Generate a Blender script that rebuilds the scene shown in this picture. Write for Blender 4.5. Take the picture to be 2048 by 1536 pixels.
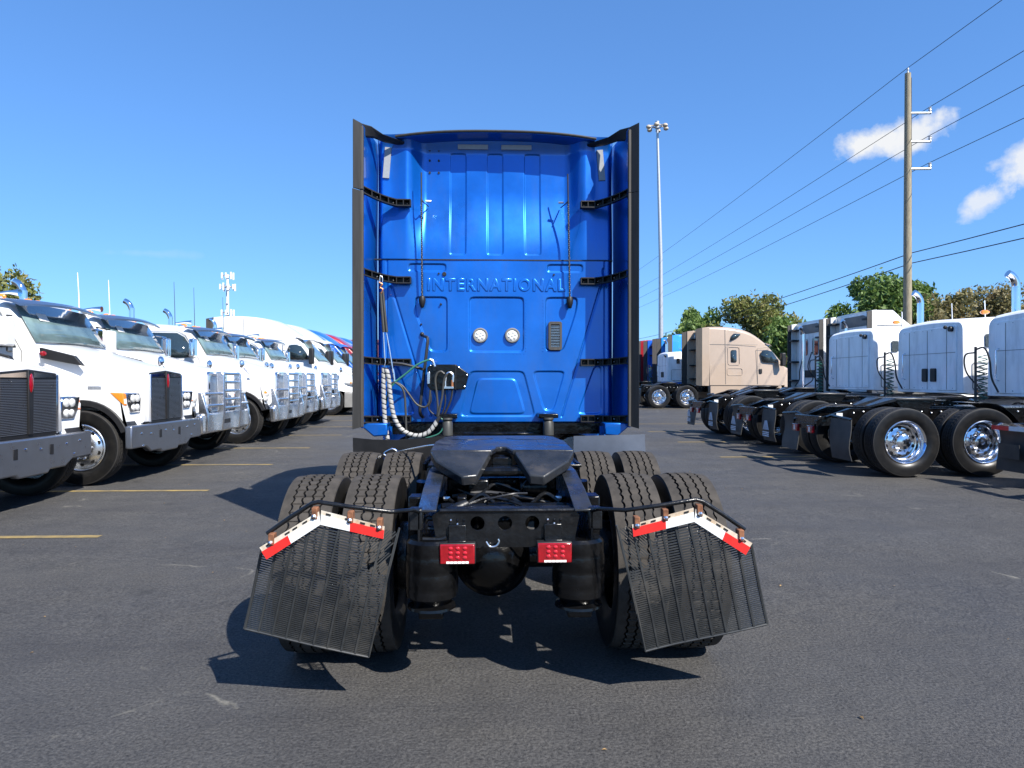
import bpy, bmesh, math, random
import numpy as np
from mathutils import Vector, Matrix, geometry

R = math.radians
PI = math.pi
random.seed(7)
scene = bpy.context.scene
COL = scene.collection
for _o in list(bpy.data.objects):
    bpy.data.objects.remove(_o)

# ------------------------------------------------------------------ camera
CAMX, CAMZ, FPX, VPX, VPY = -0.0955, 1.51, 1391.0, 972.0, 764.0
cam = bpy.data.cameras.new('camera')
cam.sensor_width = 36.0
cam.lens = 36.0 * FPX / 2048.0
cam.clip_start = 0.05
cam.clip_end = 3000
cam_o = bpy.data.objects.new('camera', cam)
COL.objects.link(cam_o)
cam_o.location = (CAMX, 0, CAMZ)
cam_o.rotation_euler = (R(90 - 0.165), 0, R(-2.14))
scene.camera = cam_o

# ------------------------------------------------------------------ sun, sky, exposure
SUN_EL, SUN_AZ = 45.0, 141.5            # azimuth clockwise from +Y
sx, sy, sz = math.sin(R(SUN_AZ)) * math.cos(R(SUN_EL)), math.cos(R(SUN_AZ)) * math.cos(R(SUN_EL)), math.sin(R(SUN_EL))
sun = bpy.data.lights.new('sun', 'SUN')
sun.energy = 5.0
sun.angle = R(0.53)
sun.color = (1.0, 0.955, 0.88)
sun_o = bpy.data.objects.new('sun', sun)
COL.objects.link(sun_o)
sun_o.rotation_euler = Vector((-sx, -sy, -sz)).to_track_quat('-Z', 'Y').to_euler()
sun_o.location = (20, -25, 40)

world = bpy.data.worlds.new('World')
scene.world = world
world.use_nodes = True
wt = world.node_tree
wt.nodes.clear()
def wn(t, **k):
    n = wt.nodes.new(t)
    for a, b in k.items():
        setattr(n, a, b)
    return n
sky = wn('ShaderNodeTexSky', sky_type='NISHITA', sun_disc=False)
sky.sun_elevation = R(SUN_EL)
sky.sun_rotation = R(SUN_AZ)
sky.altitude = 3000
sky.air_density = 1.6
sky.dust_density = 0.0
sky.ozone_density = 6.0
bg = wn('ShaderNodeBackground')
bg.inputs['Strength'].default_value = 0.1
out = wn('ShaderNodeOutputWorld')
gam = wn('ShaderNodeGamma')
gam.inputs['Gamma'].default_value = 0.70
wt.links.new(sky.outputs[0], gam.inputs['Color'])
tint = wn('ShaderNodeMix', data_type='RGBA', blend_type='MULTIPLY')
tint.inputs['Factor'].default_value = 1.0
tint.inputs['B'].default_value = (0.65, 1.06, 1.60, 1)
wt.links.new(gam.outputs[0], tint.inputs['A'])
last = tint.outputs['Result']
tc = wn('ShaderNodeTexCoord')
def vmath(op, a, b=None):
    n = wn('ShaderNodeVectorMath', operation=op)
    for i, v in enumerate((a, b)):
        if v is None: continue
        if isinstance(v, (tuple, Vector)): n.inputs[i].default_value = tuple(v)
        else: wt.links.new(v, n.inputs[i])
    return n
def fmath(op, a, b=None, clamp=False):
    n = wn('ShaderNodeMath', operation=op, use_clamp=clamp)
    for i, v in enumerate((a, b)):
        if v is None: continue
        if isinstance(v, (int, float)): n.inputs[i].default_value = v
        else: wt.links.new(v, n.inputs[i])
    return n.outputs[0]
wnoise = wn('ShaderNodeTexNoise')
wnoise.inputs['Scale'].default_value = 26
wnoise.inputs['Detail'].default_value = 7
wnoise.inputs['Roughness'].default_value = 0.6
wt.links.new(tc.outputs['Generated'], wnoise.inputs['Vector'])
wn2 = wn('ShaderNodeTexNoise')
wn2.inputs['Scale'].default_value = 14
wn2.inputs['Detail'].default_value = 4
wt.links.new(tc.outputs['Generated'], wn2.inputs['Vector'])
# small fair weather clouds: (azimuth deg from +Y, elevation deg, half width deg, half height deg, tilt deg, strength)
for az, el, hw, hh, tilt, amt in [(29.8, 17.2, 3.3, 1.25, 4, 1.0), (32.6, 17.0, 2.2, 1.1, 12, .9), (36.4, 12.2, 2.2, .9, 28, 0.8),
                                  (38.6, 14.0, 2.4, 1.3, 30, 0.9), 
                                  (-25.5, 9.3, 3.5, .35, 2, 0.10), (75.0, 21.0, 5.0, 1.8, 8, .9), (-80.0, 24.0, 4.5, 1.6, -6, .9), (150.0, 20.0, 5.0, 1.7, 5, .9)]:
    f = Vector((math.sin(R(az)) * math.cos(R(el)), math.cos(R(az)) * math.cos(R(el)), math.sin(R(el))))
    r0 = Vector((math.cos(R(az)), -math.sin(R(az)), 0))
    u0 = r0.cross(f)
    r_ = r0 * math.cos(R(tilt)) + u0 * math.sin(R(tilt))
    u_ = -r0 * math.sin(R(tilt)) + u0 * math.cos(R(tilt))
    du = fmath('DIVIDE', vmath('DOT_PRODUCT', tc.outputs['Generated'], r_).outputs['Value'], math.sin(R(hw)))
    dv = fmath('DIVIDE', vmath('DOT_PRODUCT', tc.outputs['Generated'], u_).outputs['Value'], math.sin(R(hh)))
    front = fmath('GREATER_THAN', vmath('DOT_PRODUCT', tc.outputs['Generated'], f).outputs['Value'], 0.0)
    d2 = fmath('SQRT', fmath('ADD', fmath('MULTIPLY', du, du), fmath('MULTIPLY', dv, dv)))
    m = fmath('SUBTRACT', 1.0, d2)
    m = fmath('ADD', m, fmath('MULTIPLY', fmath('SUBTRACT', wnoise.outputs[0], 0.5), 2.6))
    m = fmath('ADD', m, fmath('MULTIPLY', fmath('SUBTRACT', wn2.outputs[0], 0.5), 1.4))
    m = fmath('MULTIPLY', m, 1.25, True)
    m = fmath('MULTIPLY', fmath('MULTIPLY', m, front), amt, True)
    mx = wn('ShaderNodeMix', data_type='RGBA')
    wt.links.new(m, mx.inputs['Factor'])
    wt.links.new(last, mx.inputs['A'])
    mx.inputs['B'].default_value = (4.5, 4.6, 4.75, 1)
    last = mx.outputs['Result']
wt.links.new(last, bg.inputs['Color'])
wt.links.new(bg.outputs[0], out.inputs[0])

scene.view_settings.view_transform = 'Standard'
scene.view_settings.look = 'None'
scene.view_settings.exposure = 1.0
scene.view_settings.gamma = 1.0
scene.view_settings.use_curve_mapping = False
scene.cycles.use_denoising = True
scene.cycles.max_bounces = 8

# ------------------------------------------------------------------ helpers
def g(y):
    """height of the lot: level by the blue tractor, rising about one in ninety beyond it"""
    if y < 4: return 0.0
    return 0.011 * (min(y, 70) - 4)

def WX(px, y): return CAMX + (px - VPX) / FPX * y      # survey: picture column and distance -> metres
def WZ(py, y): return CAMZ - (py - VPY) / FPX * y

MATS = {}
def mat(name, col, rough=0.5, metal=0.0, var=0.0, vscale=6.0, bump=0.0, bscale=60.0, coat=0.0, spec=0.5, rvar=0.0, flake=0.0,
        col2=None, alpha=1.0, emit=None, estr=0.0, trans=0.0, ior=1.45, stretch=None):
    m = bpy.data.materials.new(name)
    m.use_nodes = True
    nt = m.node_tree
    b = nt.nodes['Principled BSDF']
    b.inputs['Base Color'].default_value = (*col, 1)
    b.inputs['Roughness'].default_value = rough
    b.inputs['Metallic'].default_value = metal
    b.inputs['Specular IOR Level'].default_value = spec
    b.inputs['Coat Weight'].default_value = coat
    b.inputs['Coat Roughness'].default_value = 0.04
    b.inputs['Transmission Weight'].default_value = trans
    b.inputs['IOR'].default_value = ior
    b.inputs['Alpha'].default_value = alpha
    if emit:
        b.inputs['Emission Color'].default_value = (*emit, 1)
        b.inputs['Emission Strength'].default_value = estr
    t = nt.nodes.new('ShaderNodeTexCoord')
    src = t.outputs['Object']
    if stretch:
        mp = nt.nodes.new('ShaderNodeMapping')
        mp.inputs['Scale'].default_value = stretch
        nt.links.new(src, mp.inputs['Vector'])
        src = mp.outputs[0]
    if var > 0 or rvar > 0:
        n = nt.nodes.new('ShaderNodeTexNoise')
        n.inputs['Scale'].default_value = vscale
        n.inputs['Detail'].default_value = 6
        n.inputs['Roughness'].default_value = 0.62
        nt.links.new(src, n.inputs['Vector'])
        if var > 0:
            rmp = nt.nodes.new('ShaderNodeValToRGB')
            c2 = col2 if col2 else tuple(min(1, c * (1 + var)) for c in col)
            c1 = tuple(c * (1 - var) for c in col) if not col2 else col
            rmp.color_ramp.elements[0].position = 0.32
            rmp.color_ramp.elements[1].position = 0.68
            rmp.color_ramp.elements[0].color = (*c1, 1)
            rmp.color_ramp.elements[1].color = (*c2, 1)
            nt.links.new(n.outputs[0], rmp.inputs[0])
            nt.links.new(rmp.outputs[0], b.inputs['Base Color'])
        if rvar > 0:
            mr = nt.nodes.new('ShaderNodeMapRange')
            mr.inputs[1].default_value = 0.3; mr.inputs[2].default_value = 0.7
            mr.inputs[3].default_value = max(0.02, rough - rvar); mr.inputs[4].default_value = min(1, rough + rvar)
            nt.links.new(n.outputs[0], mr.inputs[0])
            nt.links.new(mr.outputs[0], b.inputs['Roughness'])
    if bump > 0:
        n2 = nt.nodes.new('ShaderNodeTexNoise')
        n2.inputs['Scale'].default_value = bscale
        n2.inputs['Detail'].default_value = 4
        nt.links.new(src, n2.inputs['Vector'])
        bp = nt.nodes.new('ShaderNodeBump')
        bp.inputs['Strength'].default_value = bump
        bp.inputs['Distance'].default_value = 0.02
        nt.links.new(n2.outputs[0], bp.inputs['Height'])
        nt.links.new(bp.outputs[0], b.inputs['Normal'])
        if coat: nt.links.new(bp.outputs[0], b.inputs['Coat Normal'])
    MATS[name] = m
    return m

mat('blue_paint', (0.003, 0.122, 0.50), rough=0.33, metal=0.58, var=0.14, vscale=1.6, coat=0.7, bump=0.09, bscale=1.7, rvar=0.07)
def grime(name, col, amount, scale, stretch, lo=.48, hi=.78, rough=.6):
    nt = MATS[name].node_tree; b = nt.nodes['Principled BSDF']
    src = b.inputs['Base Color'].links[0].from_socket
    t = nt.nodes.new('ShaderNodeTexCoord'); mp = nt.nodes.new('ShaderNodeMapping'); mp.inputs['Scale'].default_value = stretch
    n = nt.nodes.new('ShaderNodeTexNoise'); n.inputs['Scale'].default_value = scale; n.inputs['Detail'].default_value = 8; n.inputs['Roughness'].default_value = .7
    r = nt.nodes.new('ShaderNodeMapRange'); r.inputs[1].default_value = lo; r.inputs[2].default_value = hi; r.inputs[3].default_value = 0; r.inputs[4].default_value = amount
    mx = nt.nodes.new('ShaderNodeMix'); mx.data_type = 'RGBA'; mx.inputs['B'].default_value = (*col, 1)
    nt.links.new(t.outputs['Object'], mp.inputs['Vector']); nt.links.new(mp.outputs[0], n.inputs['Vector']); nt.links.new(n.outputs[0], r.inputs[0])
    nt.links.new(r.outputs[0], mx.inputs['Factor']); nt.links.new(src, mx.inputs['A']); nt.links.new(mx.outputs['Result'], b.inputs['Base Color'])
grime('blue_paint', (0.10, 0.13, 0.17), .22, 2.4, (1.6, 1, .45))
mat('white_paint', (0.64, 0.64, 0.63), rough=0.28, var=0.03, vscale=2.5, coat=0.6)
mat('white_dull', (0.84, 0.85, 0.86), rough=0.42, var=0.09, vscale=2.2, coat=0.2, stretch=(1, 1, .35))
grime('white_dull', (0.36, 0.35, 0.34), .55, 2.2, (1, 1.5, .4))
mat('tan_paint', (0.37, 0.285, 0.215), rough=0.3, var=0.04, vscale=2, coat=0.6)
mat('red_paint', (0.28, 0.012, 0.02), rough=0.3, var=0.05, coat=0.8)
mat('royal_paint', (0.012, 0.10, 0.50), rough=0.3, var=0.05, coat=0.8)
mat('sky_paint', (0.03, 0.25, 0.72), rough=0.3, var=0.05, coat=0.8)
mat('black_plastic', (0.011, 0.011, 0.012), rough=0.5, var=0.3, vscale=9, bump=0.05)
mat('rubber_strip', (0.018, 0.0175, 0.017), rough=0.62, var=0.3, vscale=5, stretch=(6, 6, .6))
mat('rubber_lip', (0.05, 0.046, 0.042), rough=0.7, var=0.3, vscale=8, stretch=(6, 6, .4))
mat('frame_black', (0.0032, 0.0032, 0.0035), rough=0.20, var=0.5, vscale=11, bump=0.14, bscale=26, rvar=0.10, spec=.45)
mat('dark_plate', (0.12, 0.125, 0.13), rough=0.26, metal=0.9, var=.2, vscale=3)
mat('frame_worn', (0.0055, 0.006, 0.007), rough=0.26, var=0.5, vscale=7, bump=0.12, bscale=38, rvar=0.14)
mat('plate_worn', (0.010, 0.012, 0.016), rough=0.30, var=0.45, vscale=5, col2=(0.028, 0.029, 0.031), bump=0.1, bscale=24, rvar=0.16)
mat('tread_rubber', (0.034, 0.031, 0.028), rough=0.9, var=0.3, vscale=14, col2=(0.060, 0.053, 0.046), bump=0.15, bscale=160, spec=0.2)
mat('tyre_dark', (0.006, 0.006, 0.0065), rough=0.36, var=0.3, vscale=9, col2=(0.011, 0.0105, 0.010), bump=0.05, bscale=70, spec=.4)
mat('tyre_tread_new', (0.014, 0.0135, 0.013), rough=0.7, var=0.3, vscale=10, col2=(0.028, 0.026, 0.024), bump=0.1, bscale=120)
mat('chrome', (0.86, 0.86, 0.87), rough=0.06, metal=1.0, rvar=0.03, vscale=7)
mat('aluminium', (0.78, 0.79, 0.80), rough=0.26, metal=1.0, var=0.03, rvar=0.04, vscale=3)
mat('steel_bumper', (0.31, 0.33, 0.37), rough=0.30, metal=0.9, var=0.04, rvar=0.04, vscale=7)
mat('glass', (0.018, 0.030, 0.036), rough=0.03, spec=0.8, coat=1.0)
mat('glass_reflect', (0.03, 0.055, 0.06), rough=0.04, spec=0.8, coat=1.0, var=.5, vscale=1.1, col2=(.17, .25, .25))  # windscreens: paler teal patches are reflections painted into the glass colour
mat('red_lens', (0.24, 0.003, 0.007), rough=0.12, coat=1.0, var=0.25, vscale=30)
mat('red_bead', (0.45, 0.012, 0.02), rough=0.08, coat=1.0)
mat('clear_lens', (0.62, 0.62, 0.60), rough=0.1, coat=1.0, var=0.15, vscale=60)
mat('clear_bead', (0.85, 0.83, 0.78), rough=0.12, coat=1.0)
mat('amber', (0.72, 0.22, 0.02), rough=0.15, coat=1.0)
mat('tape_silver', (0.27, 0.28, 0.29), rough=0.4, var=0.08, vscale=40)
mat('tape_red', (0.60, 0.022, 0.018), rough=0.35, var=0.14, vscale=18)
mat('tape_white', (0.62, 0.63, 0.62), rough=0.4, var=0.08, vscale=14)
mat('cream_steel', (0.58, 0.55, 0.47), rough=0.5, var=0.3, vscale=16, col2=(0.36, 0.25, 0.15))
mat('grease', (0.006, 0.006, 0.006), rough=0.25)
mat('rust', (0.16, 0.065, 0.03), rough=0.85, var=0.5, vscale=30)
mat('hose_black', (0.02, 0.02, 0.021), rough=0.45, var=0.2)
mat('hose_grey', (0.035, 0.035, 0.032), rough=0.5, var=0.2)
mat('hose_green', (0.03, 0.14, 0.10), rough=0.4, var=0.15)
mat('wrap_white', (0.32, 0.315, 0.30), rough=0.55, var=0.12, vscale=22)
mat('copper', (0.55, 0.22, 0.10), rough=0.35, metal=0.8)
mat('yellow_line', (0.30, 0.21, 0.065), rough=0.85, var=0.35, vscale=5, col2=(0.13, 0.105, 0.06), bump=0.2, bscale=120)
mat('wood_pole', (0.25, 0.215, 0.15), rough=0.9, var=0.35, vscale=9, bump=0.4, bscale=18, stretch=(5, 5, .4))
mat('visor_sky_steel', (0.20, 0.25, 0.34), rough=0.24, metal=0.85, var=.05)  # slate blue of the reflected sky is put into the metal colour
mat('polished_rim', (0.80, 0.80, 0.81), rough=0.13, metal=1.0, rvar=0.04, vscale=5)
mat('galvanised', (0.44, 0.46, 0.48), rough=0.45, metal=0.55, var=0.1)
mat('wire', (0.03, 0.032, 0.036), rough=0.6)
mat('tower_white', (0.66, 0.68, 0.70), rough=0.5, var=0.06)
mat('bark', (0.10, 0.075, 0.05), rough=0.95, var=0.4, bump=0.5, bscale=20)
mat('flap_grey', (0.022, 0.022, 0.022), rough=0.6, var=0.35, vscale=5, col2=(0.05, 0.046, 0.04))
mat('flap_slat', (0.030, 0.032, 0.033), rough=0.38, var=0.25, vscale=10)
mat('logo_white', (0.55, 0.60, 0.66), rough=0.6, var=.1)
mat('brick_red', (0.20, 0.07, 0.05), rough=0.9, var=0.15)
mat('interior', (0.10, 0.10, 0.10), rough=0.9, var=.2)
mat('cab_grey', (0.16, 0.155, 0.145), rough=0.6, var=0.15, vscale=4)
mat('mesh_grille', (0.014, 0.014, 0.015), rough=0.4, metal=0.3, var=0.3, vscale=40)
mat('dry_leaf', (0.30, 0.19, 0.08), rough=0.9, var=0.3)

grime('plate_worn', (0.09, 0.075, 0.06), .5, 7, (1, 1, 1), .55, .8)
grime('frame_worn', (0.05, 0.042, 0.035), .35, 9, (1, 1, 1), .58, .8)
grime('tyre_dark', (0.05, 0.045, 0.038), .3, 6, (1, 1, 1), .5, .8)
grime('flap_slat', (0.09, 0.08, 0.065), .5, 5, (1, 1, 1), .5, .75)
grime('tape_white', (0.34, 0.27, 0.18), .5, 9, (1, 1, 1), .55, .8)

class MB:
    def __init__(s): s.v = []; s.f = []
    def add(s, vs, fs):
        o = len(s.v)
        s.v += [tuple(p) for p in vs]
        s.f += [tuple(i + o for i in f) for f in fs]
        return s
    def box(s, x0, x1, y0, y1, z0, z1):
        return s.add([(x0, y0, z0), (x1, y0, z0), (x1, y1, z0), (x0, y1, z0), (x0, y0, z1), (x1, y0, z1), (x1, y1, z1), (x0, y1, z1)],
                     [(3, 2, 1, 0), (4, 5, 6, 7), (0, 1, 5, 4), (1, 2, 6, 5), (2, 3, 7, 6), (3, 0, 4, 7)])
    def prism(s, pts, axis, a, b, holes=None):
        def P(p, t):
            return {'x': (t, p[0], p[1]), 'y': (p[0], t, p[1]), 'z': (p[0], p[1], t)}[axis]
        loops = [pts] + (holes or [])
        flat = [p for l in loops for p in l]
        n = len(flat)
        vs = [P(p, a) for p in flat] + [P(p, b) for p in flat]
        fs = []
        if holes:
            tri = geometry.tessellate_polygon([[Vector((p[0], p[1], 0)) for p in l] for l in loops])
            for t in tri:
                fs.append(tuple(t)); fs.append(tuple(i + n for i in reversed(t)))
        else:
            fs.append(tuple(range(n))); fs.append(tuple(range(2 * n - 1, n - 1, -1)))
        k = 0
        for l in loops:
            m = len(l)
            for i in range(m):
                j = (i + 1) % m
                fs.append((k + i, k + j, k + j + n, k + i + n))
            k += m
        return s.add(vs, fs)
    def tube(s, path, r, n=8, caps=True):
        path = [Vector(p) for p in path]
        m = len(path)
        rs = r if isinstance(r, (list, tuple)) else [r] * m
        rings = []
        up = None
        for i, p in enumerate(path):
            t = (path[min(i + 1, m - 1)] - path[max(i - 1, 0)])
            if t.length < 1e-9: t = Vector((0, 0, 1))
            t.normalize()
            if up is None:
                up = Vector((0, 0, 1)) if abs(t.z) < 0.9 else Vector((1, 0, 0))
            a = t.cross(up)
            if a.length < 1e-6: a = t.orthogonal()
            a.normalize()
            b = a.cross(t).normalized()
            up = b
            rings.append([p + a * (rs[i] * math.cos(2 * PI * k / n)) + b * (rs[i] * math.sin(2 * PI * k / n)) for k in range(n)])
        vs = [q for rg in rings for q in rg]
        fs = []
        for i in range(m - 1):
            for k in range(n):
                k2 = (k + 1) % n
                fs.append((i * n + k, i * n + k2, (i + 1) * n + k2, (i + 1) * n + k))
        if caps:
            fs.append(tuple(range(n - 1, -1, -1)))
            fs.append(tuple((m - 1) * n + k for k in range(n)))
        return s.add(vs, fs)
    def lathe(s, prof, c, axis='z', n=24, a0=0.0, a1=2 * PI):
        full = abs(a1 - a0 - 2 * PI) < 1e-6
        na = n if full else n + 1
        vs = []
        for (r, h) in prof:
            for k in range(na):
                t = a0 + (a1 - a0) * k / n
                u, w = r * math.cos(t), r * math.sin(t)
                if axis == 'z': vs.append((c[0] + u, c[1] + w, c[2] + h))
                elif axis == 'y': vs.append((c[0] + u, c[1] + h, c[2] + w))
                else: vs.append((c[0] + h, c[1] + u, c[2] + w))
        fs = []
        for i in range(len(prof) - 1):
            for k in range(n):
                k2 = (k + 1) % na
                fs.append((i * na + k, i * na + k2, (i + 1) * na + k2, (i + 1) * na + k))
        return s.add(vs, fs)
    def ball(s, c, r, n=8, sq=(1, 1, 1)):
        m = max(4, n // 2)
        vs = []
        for i in range(m + 1):
            p = PI * i / m
            for k in range(n):
                t = 2 * PI * k / n
                vs.append((c[0] + r * sq[0] * math.sin(p) * math.cos(t), c[1] + r * sq[1] * math.sin(p) * math.sin(t), c[2] + r * sq[2] * math.cos(p)))
        fs = []
        for i in range(m):
            for k in range(n):
                k2 = (k + 1) % n
                fs.append((i * n + k, i * n + k2, (i + 1) * n + k2, (i + 1) * n + k))
        return s.add(vs, fs)
    def cyl(s, a, b, r, n=12):
        return s.tube([a, b], r, n)
    def mesh(s, name, smooth=38, fix=True):
        me = bpy.data.meshes.new(name)
        me.from_pydata(s.v, [], s.f)
        if fix:
            bm = bmesh.new(); bm.from_mesh(me)
            bmesh.ops.remove_doubles(bm, verts=bm.verts, dist=1e-6)
            bmesh.ops.recalc_face_normals(bm, faces=bm.faces)
            bm.to_mesh(me); bm.free()
        if smooth:
            me.polygons.foreach_set('use_smooth', [True] * len(me.polygons))
            me.set_sharp_from_angle(angle=R(smooth))
        me.update()
        return me
    def build(s, name, material, parent=None, smooth=38, bevel=0, bseg=2, fix=True):
        me = s.mesh(name, smooth, fix)
        return link(name, me, material, parent, bevel, bseg)

def link(name, me, material, parent=None, bevel=0, bseg=2, loc=None, rot=None):
    if material is not None and not me.materials:
        me.materials.append(MATS[material] if isinstance(material, str) else material)
    o = bpy.data.objects.new(name, me)
    COL.objects.link(o)
    if parent: o.parent = parent
    if loc: o.location = loc
    if rot: o.rotation_euler = rot
    if bevel:
        md = o.modifiers.new('bevel', 'BEVEL')
        md.width = bevel; md.segments = bseg; md.limit_method = 'ANGLE'; md.angle_limit = R(40)
        md.harden_normals = False
    return o

def empty(name, loc=(0, 0, 0), rz=0):
    o = bpy.data.objects.new(name, None)
    o.empty_display_size = 0.2
    COL.objects.link(o)
    o.location = loc
    o.rotation_euler = (0, 0, rz)
    return o

def tag(o, label=None, cat=None, group=None, kind=None):
    if label: o['label'] = label
    if cat: o['category'] = cat
    if group: o['group'] = group
    if kind: o['kind'] = kind
    return o

def copy_tree(o, parent=None, swap=None):
    c = o.copy()
    if swap and o.data and o.data.materials and o.data.materials[0] and o.data.materials[0].name in swap:
        me = o.data.copy(); me.materials[0] = MATS[swap[o.data.materials[0].name]]; c.data = me
    COL.objects.link(c)
    c.parent = parent
    for ch in o.children: copy_tree(ch, c, swap)
    return c

def smooth_path(pts, k=6):
    pts = [Vector(p) for p in pts]
    if len(pts) < 3: return pts
    P = [pts[0] * 2 - pts[1]] + pts + [pts[-1] * 2 - pts[-2]]
    out = []
    for i in range(1, len(P) - 2):
        a, b, c, d = P[i - 1], P[i], P[i + 1], P[i + 2]
        for j in range(k):
            t = j / k
            out.append(0.5 * ((2 * b) + (c - a) * t + (2 * a - 5 * b + 4 * c - d) * t * t + (3 * b - a - 3 * c + d) * t ** 3))
    out.append(pts[-1])
    return out

def circle2(cx, cy, r, n=20, flip=False):
    l = [(cx + r * math.cos(2 * PI * k / n), cy + r * math.sin(2 * PI * k / n)) for k in range(n)]
    return l[::-1] if flip else l

def loft(secs, sub=1, arc=6, side=3, top=6, caps=True):
    """secs: (x, z_bottom, z_top, half_width_bottom, half_width_top, corner_radius, crown); body running along x"""
    S = [np.array(q, float) for q in secs]
    if sub > 1:
        P = [2 * S[0] - S[1]] + S + [2 * S[-1] - S[-2]]
        T = []
        for i in range(1, len(P) - 2):
            for j in range(sub):
                t = j / sub
                a, b, c, d = P[i - 1], P[i], P[i + 1], P[i + 2]
                T.append(0.5 * (2 * b + (c - a) * t + (2 * a - 5 * b + 4 * c - d) * t * t + (3 * b - a - 3 * c + d) * t ** 3))
        T.append(S[-1])
        S = T
    mb = MB()
    rings = []
    for (x, zb, zt, wb, wtp, r, cr) in S:
        h = []
        for i in range(side):
            t = i / side
            h.append((wb + (wtp - wb) * t, zb + (zt - r - zb) * t))
        for i in range(arc + 1):
            a = PI / 2 * i / arc
            h.append((wtp - r + r * math.cos(a), zt - r + r * math.sin(a)))
        for i in range(1, top + 1):
            t = i / top
            yy = (wtp - r) * (1 - t)
            h.append((yy, zt + cr * (1 - (yy / max(1e-6, wtp - r)) ** 2)))
        full = h + [(-y, z) for (y, z) in reversed(h[:-1])]
        rings.append([(x, y, z) for (y, z) in full])
    n = len(rings[0])
    vs = [p for rg in rings for p in rg]
    fs = []
    for i in range(len(rings) - 1):
        for k in range(n - 1):
            fs.append((i * n + k, i * n + k + 1, (i + 1) * n + k + 1, (i + 1) * n + k))
        fs.append((i * n + n - 1, i * n, (i + 1) * n, (i + 1) * n + n - 1))
    if caps:
        fs.append(tuple(range(n - 1, -1, -1)))
        fs.append(tuple((len(rings) - 1) * n + k for k in range(n)))
    mb.add(vs, fs)
    return mb

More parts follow.
